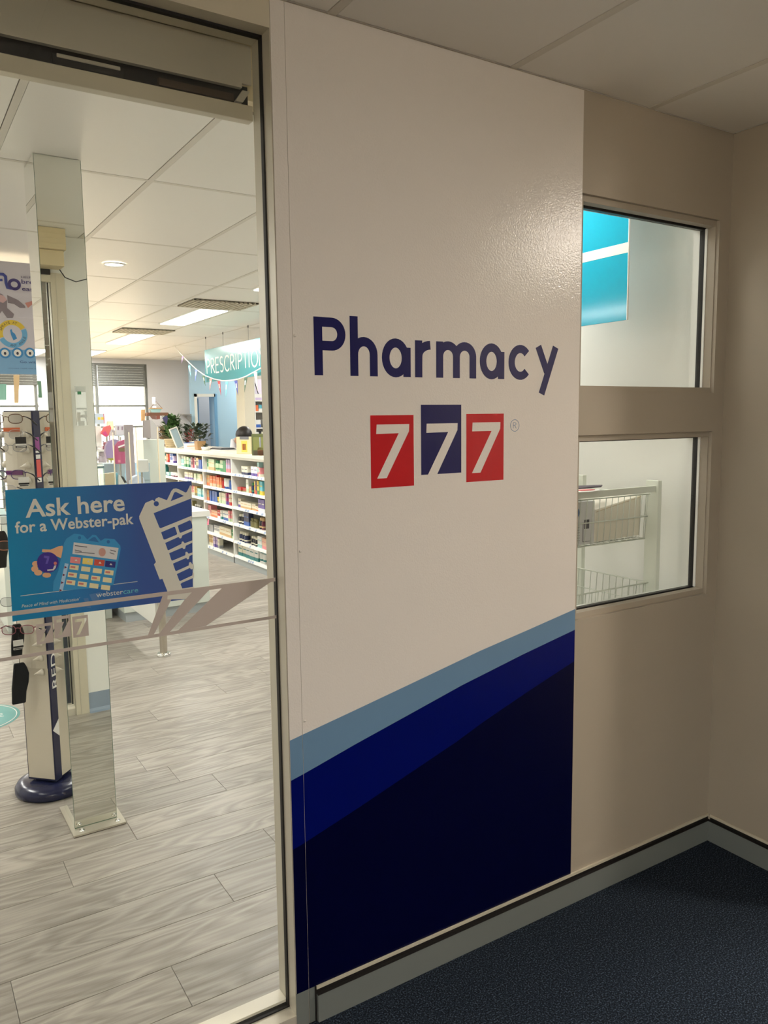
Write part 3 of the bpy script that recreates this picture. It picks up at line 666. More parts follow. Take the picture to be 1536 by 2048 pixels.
# ================================================================== EYEWEAR STAND
A = Vector((-2.237, 1.950, 0)); B = Vector((-2.135, 1.846, 0)); u = (B-A).normalized(); nrm = Vector((u.y, -u.x, 0)).normalized()
if nrm.dot(CAM-A) < 0: nrm = -nrm
SW = (B-A).length; ctr = (A+B)/2-nrm*SW/2
es = thing('eyewear_stand', 'navy spinner stand of reading glasses with pearl white panels left of the mirror column', 'display stand', (ctr.x, ctr.y, 0))
s = MB(); s.lathe([(0, .002), (.158, .002), (.163, .008), (.163, .028), (.152, .045), (.12, .056), (.06, .06), (0, .06)], (ctr.x, ctr.y, 0), 48); s.build('base', M_NAVY, es)
def face(org, du, n_, w0, w1, d, z0, z1):
    return [org+du*w0+n_*0, org+du*w1]
s = MB()
cs = [A, B, B-nrm*SW, A-nrm*SW]
s.prism([(p.x, p.y) for p in cs], lambda a, b: Vector((a, b, .068)), lambda a, b: Vector((a, b, 1.745))); s.build('spinner_body', M_NAVY, es, bevel=.002)
s = MB(); s.lathe([(.03, .05), (.03, .07)], (ctr.x, ctr.y, 0), 20); s.build('spindle', M_BLACK, es)
def onface(org, du, n_, a, z, d): return org+du*a+n_*d+Vector((0, 0, z))
F1 = (A, u, nrm); F2 = (B, -nrm, u); F0 = (A-nrm*SW, nrm, -u); F3 = (B-nrm*SW, -u, -nrm)
for q in (F1, F0, F3):
    s = MB(); pts = [(.006, .078), (SW-.006, .078), (SW-.006, .599), (.006, .599)]
    s.prism(pts, lambda a, z: onface(*q, a, z, 0), lambda a, z: onface(*q, a, z, .002)); s.build('lower_panel', M_BEIGE, es)
    s = MB()
    for j in range(6):
        a0, a1 = -.004+j*(SW-.004)/6, -.004+(j+1)*(SW-.004)/6
        b0, b1 = .014*math.sin(PI*(j/6)), .014*math.sin(PI*((j+1)/6))
        P = [onface(*q, a0, .60, .002+b0), onface(*q, a1, .60, .002+b1), onface(*q, a1, 1.74, .002+b1), onface(*q, a0, 1.74, .002+b0)]
        s.quad(*P); s.quad(*[p-q[2]*.002 for p in P])
    s.build('pearl_board', M_BEIGE, es)
    s = MB()
    for j in range(17):
        z = .585+j*.066; c = onface(*q, SW-.028, z, .024)
        Tq = Matrix.Translation(c) @ Vector((0, 0, 1)).rotation_difference((-q[1]+q[2]*.25+Vector((0, 0, -.25))).normalized()).to_matrix().to_4x4()
        s.lathe([(0, -.014), (.016, -.012), (.012, 0), (.006, .016), (0, .032)], n=12, T=Tq)
        if q is F1: s.build('nose_rest', M_BEIGE, es); s = MB()
    if q is not F1: s.build('nose_rest', M_BEIGE, es, kind='stuff')
    else: s.bm.free()
# lettering RED on the navy edge face, purple and coral tags
def fm(q): return lambda a, b, d: onface(*q, a, b, d)
mpv = lambda X, Y, d: onface(*F2, .006+Y, 0.62-X*1.0, .0004+d) if False else onface(*F2, .008+Y, .50+X, .0006+d)
text('RED', lambda X, Y, d: onface(*F2, .052-Y, .50+X, .0006+d), 'vertical_lettering', M_PAPER, es, 0, .16, 0, .040, .0004)
for z0, z1, c, nm in ((1.574, 1.630, (150, 62, 140), 'purple'), (1.456, 1.533, (230, 92, 84), 'coral')):
    s = MB(); s.prism([(.004, z0), (.032, z0), (.032, z1), (.004, z1)], lambda a, z: onface(*F2, a, z, 0), lambda a, z: onface(*F2, a, z, .0008)); s.build('side_label', mat(nm+'_label', c, .4), es)
for z0, z1 in ((1.562, 1.571), (1.536, 1.554), (1.434, 1.453)):
    s = MB(); s.prism([(.004, z0), (.032, z0), (.032, z1), (.004, z1)], lambda a, z: onface(*F2, a, z, 0), lambda a, z: onface(*F2, a, z, .0008)); s.build('side_label', M_PAPER, es)
for z0, z1, c, nm in ((1.655, 1.672, (222, 108, 56), 'orange'), (1.468, 1.486, (120, 44, 120), 'violet'), (1.2, 1.217, (222, 108, 56), 'orange')):
    s = MB(); s.prism([(.010, z0), (.092, z0), (.092, z1), (.010, z1)], lambda a, z: onface(*F1, a, z, .018), lambda a, z: onface(*F1, a, z, .020)); s.build('strength_band', mat(nm+'_band', c, .4), es)
s = MB(); s.prism([(.0, .31), (.055, .36), (.055, .26)], lambda a, z: onface(*F2, a-.002, z, .001), lambda a, z: onface(*F2, a-.002, z, .002)); s.build('paper_slip', M_PAPER, es)

def glasses(px, py, dy, col, label, rim=.0016, temple=True, zdrop=-.03, half=False):
    """reading glasses resting on the stand's left corner, front turned to the viewer's left"""
    c = at(px, py, 'y', 1.835); t = thing('reading_glasses', label, 'glasses', c, math.radians(-25), 'reading glasses on the spinner stand')
    t.scale = (1.15, 1.15, 1.15); M_ = mat('frame_'+('_'.join(map(str, col))), col, .35)
    s = MB()
    for sg in (-1, 1):
        cx = sg*.033
        pts = [(cx+.0245*math.copysign(abs(math.cos(a))**.75, math.cos(a)), 0, .0005+.017*math.copysign(abs(math.sin(a))**.75, math.sin(a))) for a in [2*PI*j/20 for j in range(20)]]
        s.tube(pts, rim, 5, closed=True)
    s.tube([(-.010, 0, .006), (0, -.003, .009), (.010, 0, .006)], rim, 5)
    for sg in (-1, 1): s.tube([(sg*.056, 0, .008), (sg*.064, .002, .009)], rim*1.3, 5)
    o = link('rims', s_to_mesh(s, M_), None); o.parent = t
    for sg in (-1, 1):
        s = MB(); cx = sg*.033
        pts = [(cx+.0235*math.copysign(abs(math.cos(a))**.75, math.cos(a)), .0005+.016*math.copysign(abs(math.sin(a))**.75, math.sin(a))) for a in [2*PI*j/16 for j in range(16)]]
        s.prism(pts, lambda a, b: Vector((a, -.0004, b)), lambda a, b: Vector((a, .0004, b))); o = link('lens', s_to_mesh(s, M_LENS), None); o.parent = t
    M_T = mat('dark_temple', (26, 24, 24), .4)
    s = MB(); s.tube([(.064, .002, .009), (.085, -.002, .000), (.110, -.006, zdrop*.8)], [.0016, .0026, .0022], 6); o = link('temple', s_to_mesh(s, M_T if not half else M_), None); o.parent = t
    s = MB(); s.tube([(-.064, .002, .009), (-.060, .05, .006), (-.056, .11, zdrop+.01)], [.0016, .0026, .0022], 6); o = link('temple', s_to_mesh(s, M_T if not half else M_), None); o.parent = t
    return t
def s_to_mesh(s, m_):
    bmesh.ops.recalc_face_normals(s.bm, faces=s.bm.faces); me = bpy.data.meshes.new('part'); s.bm.to_mesh(me); s.bm.free(); me.materials.append(m_); return me
glasses(12, 838, 1.885, (110, 72, 40), 'brown-rimmed reading glasses, topmost on the navy stand')
glasses(13, 869, 1.880, (200, 200, 200), 'clear-rimmed glasses with black arm just under the orange band', .0010)
glasses(21, 895, 1.875, (150, 150, 155), 'thin silver-rimmed glasses behind the black swing tag', .0010)
glasses(18, 950, 1.870, (72, 48, 110), 'purple-rimmed reading glasses under the violet band')
glasses(-2, 980, 1.865, (190, 190, 195), 'clear glasses just above the top left corner of the blue poster', .0010)
glasses(-12, 1008, 1.86, (90, 70, 60), 'dark glasses at the left frame edge, higher of two beside the poster', .0012)
glasses(-12, 1040, 1.86, (60, 60, 64), 'black glasses at the left frame edge, lower of two beside the poster')
glasses(-10, 1092, 1.86, (190, 120, 90), 'copper-rimmed glasses left of the poster above a black pouch')
glasses(-4, 1205, 1.86, (70, 66, 66), 'rimless grey glasses left of the lower poster corner', .0010)
glasses(36, 1260, 1.84, (150, 80, 92), 'rose-rimmed glasses directly under the poster left corner')
def swing_tag(px, py, w_, h_, dark, label):
    c = at(px, py, 'y', 1.80); t = thing('price_tag', label, 'tag', c)
    s = MB(); s.box(-w_/2, w_/2, -.0005, .0005, -h_, 0); o = link('card', s_to_mesh(s, M_BLACK if dark else M_PAPER), None); o.parent = t
    s = MB(); s.box(-w_/2, w_/2, -.0012, -.0006, -h_*.80, -h_*.62); s.box(-w_*.42, w_*.42, -.0012, -.0006, -h_*.95, -h_*.86); o = link('print_bars', s_to_mesh(s, M_PAPER if dark else M_BLACK), None); o.parent = t
    s = MB(); s.tube([(0, 0, -.002), (.004, .01, .02), (.012, .02, .032)], .0006, 4); o = link('thread', s_to_mesh(s, M_BLACK), None); o.parent = t
swing_tag(41, 874, .042, .046, True, 'black swing tag with white bars hanging on the stand')
swing_tag(47, 954, .042, .040, False, 'white barcode tag hanging under the purple glasses')
swing_tag(36, 1280, .040, .042, False, 'white barcode tag over the black pouch below the poster')
def pouch(px, py, w_, h_, label, cat='pouch'):
    c = at(px, py, 'y', 1.87); t = thing('glasses_pouch', label, cat, c)
    s = MB(); n_ = 10
    prof = [(-.30, 0), (.28, 0), (.42, -.12), (.52, -.28), (.46, -.5), (.30, -.72), (.22, -1.0), (-.55, -1.0), (-.50, -.6), (-.38, -.25)]
    s.prism([(a*w_, b*h_) for a, b in prof], lambda a, b: Vector((a, -.012, b)), lambda a, b: Vector((a, .008, b))); o = link('cloth_bag', s_to_mesh(s, M_FABRIC), None, bevel=.005); o.parent = t
    s = MB(); s.tube([(-.2*w_, -.013, -.02), (-.32*w_, -.014, -.12*h_), (-.34*w_, -.014, -.3*h_), (-.42*w_, -.014, -.55*h_)], .0012, 5); s.tube([(0, -.013, 0), (.02*w_, -.008, .03)], .001, 4); o = link('drawstring', s_to_mesh(s, M_BLACK), None); o.parent = t
pouch(33, 1248, .055, .155, 'black drawstring pouch hanging just below the blue poster')
pouch(38, 1326, .072, .182, 'lower black drawstring pouch hanging over the white stand panel')
pouch(2, 1062, .05, .16, 'black pouch at the left frame edge beside the poster')

# floor decal
dc = thing('floor_decal', 'round teal distancing decal on the planks at the left edge', 'decal', (-2.36, 3.08, 0))
s = MB(); s.lathe([(0, .0008), (.24, .0008), (.24, 0)], (-2.365, 3.10, .0002), 48); s.build('disc', mat('teal_decal', (118, 176, 170), .45), dc)
s = MB(); s.tube([(-2.365+.222*math.cos(a*PI/32), 3.10+.222*math.sin(a*PI/32), .0012) for a in range(64)], .0025, 4, closed=True); s.build('ring', M_PAPER, dc)
text('HERE', lambda X, Y, d: Vector((-2.365+X, 3.06+Y, .0011+d)), 'decal_text', M_PAPER, dc, -.15, .15, 0, .06, .0004)

# ================================================================== HANGING POSTER (left)
hp = thing('hanging_poster', 'large nasal spray poster hanging in the shop left of the mirror column', 'poster', (-2.06, 3.55, 1.99))
PY = 3.55
s = MB(); s.box(-2.37, -1.76, PY, PY+.006, 1.991, 2.668); s.build('poster_board', mat('poster_lilac_white', (214, 208, 216), .4), hp)
hm = wallmap(PY)
def hf(L, nm, m_, off=0): return flat([[(at(a, b, 'y', PY).x, at(a, b, 'y', PY).z) for a, b in L]], .001, lambda x, z, d: hm(x, z, d+off), nm, m_, hp)
def hp2(a, b): p = at(a, b, 'y', PY); return (p.x, p.z)
def hflat(L, nm, m_, off=0): return flat([L], .001, lambda x, z, d: hm(x, z, d+off), nm, m_, hp)
hflat([(-2.37, 1.991), (-1.76, 1.991), (-1.76, 2.148), (-1.90, 2.142), (-2.37, 2.122)], 'blue_footer', mat('poster_sky_blue', (128, 176, 216), .4))
hm1 = lambda x, z, d: hm(x, z, d+.001)
M_FLO = mat('flo_blue', (58, 70, 150), .4); M_FLO2 = mat('flo_indigo', (62, 50, 120), .4)
s = MB()
ribbon(s, [hp2(-14, 548), hp2(-8, 548), hp2(6, 548.5), hp2(11, 553), hp2(12, 566), hp2(15, 575), hp2(23, 577)], .0173, hm1, 0, .001)
ribbon(s, [hp2(-20, 560), hp2(5, 560)], .0142, hm1, 0, .0012); ribbon(s, [hp2(-16, 548), hp2(-14, 588)], .0173, hm1, 0, .0011)
s.build('logo_stroke', M_FLO, hp)
s = MB(); c0 = hp2(28.5, 569); ribbon(s, arc(c0[0], c0[1], .0284, .0268, 0, 360, 24)[:-1], .0173, hm1, 0, .0014, True); s.build('logo_ring', M_FLO2, hp)
a_, b_ = hp2(42, 556), hp2(82, 556); text('HELP YOU', hm1, 'poster_text', mat('grey_purple_print', (96, 84, 120), .4), hp, a_[0], a_[0]+.122, a_[1], .0126, .001)
a_ = hp2(43, 567); text('breathe', hm1, 'poster_text', M_FLO2, hp, a_[0], a_[0]+.158, a_[1], .0268, .001, off=.01)
a_ = hp2(44, 581); text('easier', hm1, 'poster_text', M_FLO2, hp, a_[0], a_[0]+.122, a_[1]-.001, .0268, .001, off=.01)
a_ = hp2(40, 726); text('Go with the flo', hm1, 'poster_text', mat('steel_print', (70, 96, 150), .4), hp, a_[0], a_[0]+.197, a_[1], .0158, .001)
a_ = hp2(16, 737); text('Always read the label', hm1, 'small_print', mat('steel_print', (70, 96, 150), .4), hp, a_[0], a_[0]+.19, a_[1], .0047, .001)
# soft grey toy elephant and linen print, simplified to plain colour patches
hf([(-10, 584), (4, 588), (14, 600), (14, 616), (4, 622), (-10, 640)], 'picture_patch', mat('print_grey_violet', (140, 128, 136), .5), .0002)
hf([(14, 590), (36, 600), (50, 612), (51, 616), (40, 616), (28, 608), (16, 606)], 'picture_patch', mat('print_grey_violet', (140, 128, 136), .5), .0003)
hf([(14, 616), (28, 628), (26, 636), (14, 636), (4, 622)], 'picture_patch', mat('print_grey_violet', (140, 128, 136), .5), .0004)
hf([(-4, 588), (8, 592), (14, 600), (6, 606), (-4, 602)], 'picture_patch', mat('print_blush', (214, 176, 178), .5), .0006)
hf([(50, 606), (64, 602), (68, 606), (56, 616)], 'picture_patch', mat('print_coral', (206, 140, 130), .5), .0002)
s = MB(); c0 = hp2(25, 668); ribbon(s, arc(c0[0], c0[1], .0693, .0693, 30, 200, 20), .030, hm1, 0, .001); s.build('badge_arc', mat('badge_yellow', (232, 200, 70), .4), hp)
s = MB(); ribbon(s, arc(c0[0], c0[1], .0693, .0693, 205, 385, 20), .030, hm1, 0, .001); s.build('badge_arc', mat('badge_blue', (110, 178, 222), .4), hp)
hflat(arc(c0[0], c0[1], .055, .055, 0, 360, 24)[:-1], 'badge_disc', mat('poster_lilac_white', (214, 208, 216), .4), .0006)
def arc_text(body, cx, cz, r_, a0, a1, h_, m_):
    for i, ch in enumerate(body):
        if ch == ' ': continue
        a = math.radians(a0+(a1-a0)*(i+.5)/len(body)); up = 1 if a0 > a1 else -1
        ca, sa = math.cos(a), math.sin(a); ex = Vector((sa, -ca))*up; ey = Vector((ca, sa))*up
        text(ch, lambda X, Y, d, cx=cx, cz=cz: hm1(cx+ca*r_+ex.x*X+ey.x*Y, cz+sa*r_+ex.y*X+ey.y*Y, d+.0008), 'badge_letter', m_, hp, -h_*.36, h_*.36, -h_/2, h_, .0004)
M_DKP = mat('dark_print', (50, 50, 70), .4)
arc_text('SPRAYS AT', c0[0], c0[1], .0693, 165, 65, .0158, M_DKP); arc_text('ANY ANGLE', c0[0], c0[1], .0693, 255, 350, .0158, M_DKP)
hf([(20, 660), (23, 658), (25, 664), (30, 668), (34, 677), (27, 681), (22, 670)], 'bottle_icon', mat('icon_blue', (60, 140, 200), .4), .0018)
for px in (10, 35, 60):
    c1_ = hp2(px, 706); s = MB(); ribbon(s, arc(c1_[0], c1_[1], .0268, .0268, 0, 360, 20)[:-1], .011, hm1, 0, .001, True); s.build('icon_ring', mat('icon_blue', (60, 140, 200), .4), hp)
    hflat(arc(c1_[0], c1_[1], .022, .022, 0, 360, 16)[:-1], 'icon_disc', M_PAPER, .0005); hflat(arc(c1_[0], c1_[1]-.0024, .0071, .0095, 0, 360, 10)[:-1], 'icon_glyph', M_DKP, .0016)
s = MB()
for x in (-2.3, -1.84): s.tube([(x, PY+.003, 2.945), (x, PY+.003, 2.70)] if False else [(x, PY+.003, 2.66), (x, PY+.003, 2.699)], .001, 4)
s.build('hanging_wire', M_BLACK, hp)

# ================================================================== COUNTER, GATE, POLE
CT = .905
ct = thing('service_counter', 'white service counter with silver kickboard right behind the poster', 'counter', (-.7, 5.1, 0))
s = MB(); s.box(-1.085, -.335, 4.81, 5.9, .085, CT-.055, M_WHITE2); s.build('carcass', parent=ct, bevel=.003)
s = MB(); s.box(-1.11, -.31, 4.79, 5.92, CT-.052, CT); s.build('worktop', M_WHITE, ct, bevel=.004)
s = MB(); s.box(-1.07, -.35, 4.83, 5.88, 0, .083); s.build('kickboard', M_KICK, ct)
gt = thing('counter_gate', 'white swing gate panel between the steel pole and the counter', 'gate', (-1.11, 4.1, .215))
s = MB(); s.prism([(3.745, .215), (4.76, .215), (4.76, .90), (3.745, .90)], lambda y, z: Vector((-1.122, y, z)), lambda y, z: Vector((-1.100, y, z))); s.build('gate_panel', M_WHITE, gt, bevel=.002)
s = MB(); s.box(-1.124, -1.098, 4.72, 4.788, .30, .36, M_STEEL); s.box(-1.124, -1.098, 4.72, 4.788, .78, .84, M_STEEL); s.build('hinge', parent=gt)
pl = thing('steel_post', 'shiny stainless post with a round floor flange', 'post', (-1.087, 3.70, 0))
s = MB(); s.lathe([(.0265, .012), (.0265, 1.0)], (-1.087, 3.70, 0), 28); s.build('tube', M_STEEL, pl)
s = MB(); s.lathe([(0, .030), (.027, .030), (.045, .026), (.051, .018), (.051, 0)], (-1.087, 3.70, 0), 32); s.build('flange', M_CHROME, pl)
s = MB(); s.lathe([(0, .014), (.020, .012), (.0265, 0)], (-1.087, 3.70, 1.0), 24); s.build('cap', M_CHROME, pl)
# dark castor-like foot right of counter
ft = MB(); ft.prism([(-.30, 4.86), (-.27, 4.80), (-.20, 4.84), (-.20, 4.90), (-.30, 4.93)], lambda a, b: Vector((a, b, .001)), lambda a, b: Vector((a, b, .03)))
tag(ft.build('foot_stool_base', M_DARK, bevel=.004), 'small dark wedge on the floor at the right foot of the counter', 'floor mat')

# ================================================================== SHELVING GONDOLA
GX = .74; gy = [4.95, 5.93, 6.92, 7.91, 8.94, 9.95]
ZS = {0: [.106, .276, .484, .682, .873, 1.072], 1: [.095, .279, .478, .677, .867, 1.069], 2: [.10, .28, .49, .70, .905, 1.067], 3: [.10, .30, .50, .70, .90, 1.097]}
gd = thing('shelving_gondola', 'long white shelf unit of medicines with a pale counter top', 'shelving', (1.0, 7.9, 0))
s = MB(); s.box(GX-.025, 1.47, 5.90, 9.98, 1.262, 1.302); s.build('worktop', mat('warm_white_laminate', (222, 216, 200), .4), gd, bevel=.003)
s = MB(); s.box(GX-.006, GX+.012, 5.912, 9.965, 1.236, 1.260); s.build('fascia_rail', M_SHELF, gd)
s = MB(); s.box(GX-.012, GX+.0, 5.932, 9.95, 0, .082); s.build('kickboard', M_KICK, gd)
for y in gy[1:]:
    s = MB(); s.box(GX-.012, GX+.34, y-.012, y+.012, 0.0, 1.235); s.build('divider', M_SHELF, gd)
s = MB(); s.box(GX+.34, GX+.36, 5.93, 9.95, 0, 1.235); s.build('back_panel', mat('grey_back_panel', (196, 200, 196), .5), gd)
for bay in range(4):
    y0, y1 = gy[bay+1]+.0125, gy[bay+2]-.0125
    for z in ZS[bay]:
        s = MB(); s.box(GX, GX+.338, y0, y1, z-.022, z-.004, M_SHELF); sh = s.build('shelf', parent=gd)
        s = MB(); s.prism([(GX-.020, z-.030), (GX-.001, z-.030), (GX-.001, z-.002), (GX-.006, z)], lambda a, b: Vector((a, y0, b)), lambda a, b: Vector((a, y1, b))); s.build('ticket_rail', M_SHELF, sh)
        s = MB(); yy_ = y0+.03
        while yy_ < y1-.06:
            w_ = R.choice((.03, .045, .05))
            if R.random() < .75: s.prism([(GX-.0208, z-.026), (GX-.0200, z-.026), (GX-.009, z-.004), (GX-.010, z-.004)], lambda a, b: Vector((a, yy_, b)), lambda a, b: Vector((a, yy_+w_, b)), R.choice((M_PAPER, M_PAPER, mat('ticket_blue', (150, 170, 205), .5))))
            yy_ += w_+.02
        s.build('price_ticket', parent=sh, kind='stuff')
# products: (kind, colour, accent, colour words, along-shelf width, height, depth, count); from far to near
C = dict(cream=(232, 226, 204), white=(238, 238, 234), navy=(40, 52, 92), blue=(46, 96, 180), orange=(232, 124, 74), red=(196, 48, 48), green=(58, 140, 92), pale=(196, 216, 180), lilac=(196, 178, 214), teal=(44, 132, 134), yellow=(232, 204, 70), magenta=(176, 48, 110), pink=(228, 140, 146), olive=(128, 122, 78), black=(34, 36, 48), cyan=(96, 190, 206), tan=(206, 170, 120), maroon=(110, 46, 70), purple=(96, 78, 160), gold=(200, 160, 60), peach=(236, 190, 160), aqua=(160, 208, 206), grey=(170, 174, 180))
def carton_mesh(c, a, w_, h_, d_):
    b = MB(); m1 = mat('carton_'+c, C[c], .45); m2 = mat('carton_'+a, C[a], .45)
    b.box(0, d_, -w_/2, w_/2, 0, h_*.30, m2); b.box(0, d_, -w_/2, w_/2, h_*.30, h_*.86, m1); b.box(0, d_, -w_/2, w_/2, h_*.86, h_, m1)
    b.box(-.0006, 0, -w_*.36, w_*.36, h_*.62, h_*.70, m2)
    bmesh.ops.recalc_face_normals(b.bm, faces=b.bm.faces); me = bpy.data.meshes.new('carton'); b.bm.to_mesh(me); b.bm.free()
    for q in b.mats: me.materials.append(q)
    return me
def bottle_mesh(c, a, w_, h_, d_):
    b = MB(); r_ = w_/2
    b.lathe([(0, 0), (r_*.96, 0), (r_, h_*.03), (r_, h_*.62), (r_*.9, h_*.70), (r_*.62, h_*.74)], (r_, 0, 0), 12, mat('bottle_'+c, C[c], .25))
    b.lathe([(r_*.74, h_*.74), (r_*.76, h_*.98), (r_*.6, h_), (0, h_)], (r_, 0, 0), 12, mat('cap_'+a, C[a], .4))
    b.lathe([(r_*1.01, h_*.16), (r_*1.01, h_*.3)], (r_, 0, 0), 12, mat('bottle_'+a, C[a], .4))
    bmesh.ops.recalc_face_normals(b.bm, faces=b.bm.faces); me = bpy.data.meshes.new('bottle'); b.bm.to_mesh(me); b.bm.free()
    for q in b.mats: me.materials.append(q)
    return me
def tube_mesh(c, a, w_, h_, d_):
    b = MB(); r_ = w_/2
    b.lathe([(0, 0), (r_*.7, 0), (r_*.75, h_*.2)], (r_, 0, 0), 10, mat('cap_'+a, C[a], .4)); b.lathe([(r_*.75, h_*.2), (r_, h_*.3), (r_*.9, h_*.7), (r_*.95, h_), (0, h_)], (r_, 0, 0), 10, mat('bottle_'+c, C[c], .3))
    bmesh.ops.recalc_face_normals(b.bm, faces=b.bm.faces); me = bpy.data.meshes.new('tube'); b.bm.to_mesh(me); b.bm.free()
    for q in b.mats: me.materials.append(q)
    return me
KM = {'carton': carton_mesh, 'bottle': bottle_mesh, 'tube': tube_mesh, 'jar': bottle_mesh}
WORD = dict(pale='pale green', cream='cream', aqua='pale aqua', tan='tan')
BAYW = ['nearest shelf bay', 'second shelf bay', 'third shelf bay', 'farthest shelf bay']
SHW = {5: 'top', 4: 'second', 3: 'third', 2: 'fourth', 1: 'fifth', 0: 'bottom'}
used_labels = {}
def stock(bay, sh, runs, y1=None):
    y = (gy[bay+2]-.035) if y1 is None else y1; z = ZS[bay][sh]-.004
    for rn in runs:
        if rn[0] == 'gap': y -= rn[1]; continue
        kind, c, a, w_, h_, d_, n_ = rn
        me = KM[kind](c, a, w_, h_, d_); cw = WORD.get(c, c); aw = WORD.get(a, a)
        obj_name = {'carton': 'medicine_carton', 'bottle': 'medicine_bottle', 'tube': 'cream_tube', 'jar': 'vitamin_jar'}[kind]
        key = (bay, sh, kind, c, a); 
        join = {'carton': 'with', 'bottle': 'with', 'tube': 'with', 'jar': 'with'}[kind]; tail = {'carton': 'band', 'bottle': 'cap', 'tube': 'cap', 'jar': 'lid'}[kind]
        lab = '%s %s %s %s %s, %s shelf, %s' % (cw, kind, join, aw, tail, SHW[sh], BAYW[bay])
        if y - w_*n_ - .003*n_ < gy[bay+1]+.016: 
            n_ = int((y-(gy[bay+1]+.016))/(w_+.003))
        for i in range(n_):
            o = link(obj_name, me); o.location = (GX+.016+R.random()*.014, y-w_/2, z); o.rotation_euler = (0, 0, R.uniform(-.04, .04)); tag(o, lab, kind, '%s %ss on the %s shelf, %s' % (cw, kind, SHW[sh], BAYW[bay]))
            y -= w_+.0035
ca, bo, tu, ja = 'carton', 'bottle', 'tube', 'jar'
# nearest bay
stock(0, 5, [('gap', .20), (ca, 'cream', 'navy', .085, .095, .06, 2), ('gap', .10), (ca, 'white', 'purple', .085, .105, .06, 2), (ca, 'aqua', 'pink', .045, .155, .05, 1), (ca, 'pink', 'cream', .04, .10, .05, 1)])
stock(0, 4, [('gap', .06), (ca, 'red', 'olive', .12, .045, .07, 2), ('gap', .01), (ca, 'white', 'pale', .07, .15, .06, 1), (ca, 'tan', 'orange', .055, .075, .05, 1), ('gap', .02), (bo, 'navy', 'green', .05, .12, .05, 1), ('gap', .015), (ca, 'yellow', 'orange', .05, .14, .05, 1), (ca, 'navy', 'red', .045, .14, .05, 1), (ca, 'yellow', 'green', .045, .15, .05, 1), (ca, 'cyan', 'yellow', .05, .15, .05, 2)])
stock(0, 3, [('gap', .05), (ca, 'cream', 'purple', .09, .10, .06, 1), (ca, 'cream', 'tan', .10, .075, .08, 4), (ca, 'cream', 'orange', .09, .055, .08, 1), (ca, 'purple', 'white', .09, .14, .06, 2), (ca, 'white', 'navy', .05, .06, .05, 1)])
stock(0, 2, [('gap', .02), (ja, 'black', 'cream', .085, .115, .08, 1), (ja, 'black', 'white', .08, .12, .08, 1), ('gap', .02), (ca, 'navy', 'blue', .075, .155, .06, 2), ('gap', .0), (bo, 'olive', 'olive', .05, .10, .05, 4), ('gap', .04), (ja, 'black', 'tan', .075, .13, .07, 1), (bo, 'maroon', 'tan', .05, .13, .05, 1)])
stock(0, 1, [('gap', .03), (ja, 'navy', 'cream', .075, .115, .07, 3), ('gap', .12), (ja, 'black', 'cream', .06, .10, .06, 3), ('gap', .01), (ca, 'white', 'aqua', .06, .125, .05, 2), (ca, 'peach', 'pink', .055, .12, .05, 3)])
stock(0, 0, [('gap', .02), (ca, 'cream', 'teal', .115, .135, .08, 2), (ca, 'white', 'teal', .115, .14, .08, 3), (bo, 'white', 'teal', .085, .145, .08, 2)])
# second bay
stock(1, 5, [('gap', .02), (ca, 'green', 'pale', .05, .135, .05, 1), (ca, 'pale', 'tan', .055, .14, .05, 4), ('gap', .02), (bo, 'pale', 'green', .05, .13, .05, 3), (ca, 'pale', 'green', .05, .14, .05, 2), (ca, 'green', 'green', .10, .14, .05, 1), (ca, 'lilac', 'pink', .05, .155, .05, 2)])
stock(1, 4, [(ca, 'tan', 'orange', .05, .135, .05, 2), (ca, 'orange', 'peach', .05, .13, .05, 4), (ca, 'red', 'maroon', .025, .145, .05, 1), (ca, 'orange', 'tan', .05, .125, .05, 3), (tu, 'red', 'red', .04, .10, .04, 2), (tu, 'white', 'blue', .045, .125, .04, 3), (tu, 'blue', 'blue', .045, .11, .04, 2), (tu, 'white', 'green', .04, .11, .04, 1)])
stock(1, 3, [(ca, 'tan', 'orange', .07, .135, .05, 1), ('gap', .02), (ca, 'blue', 'blue', .05, .13, .05, 5), (ca, 'yellow', 'olive', .06, .07, .05, 1), (ca, 'cream', 'pale', .055, .13, .05, 4), (ca, 'magenta', 'purple', .05, .14, .05, 2), (ca, 'cream', 'red', .05, .13, .05, 2)])
stock(1, 2, [(ca, 'pink', 'peach', .11, .135, .08, 1), (ca, 'peach', 'orange', .11, .085, .08, 2), (ca, 'red', 'white', .09, .105, .06, 1), ('gap', .02), (ca, 'white', 'teal', .05, .11, .05, 2), (ca, 'white', 'blue', .05, .115, .05, 3), (ca, 'pink', 'pale', .05, .13, .05, 2)])
stock(1, 1, [('gap', .01), (ca, 'grey', 'grey', .15, .09, .08, 1), ('gap', .02), (ca, 'grey', 'white', .10, .10, .08, 2), (ca, 'cream', 'tan', .20, .105, .08, 2), (ca, 'green', 'pale', .05, .11, .08, 1)])
stock(1, 0, [(ca, 'tan', 'cream', .08, .14, .06, 2), (ca, 'lilac', 'purple', .07, .13, .05, 2), (ca, 'cream', 'grey', .06, .12, .05, 1)])
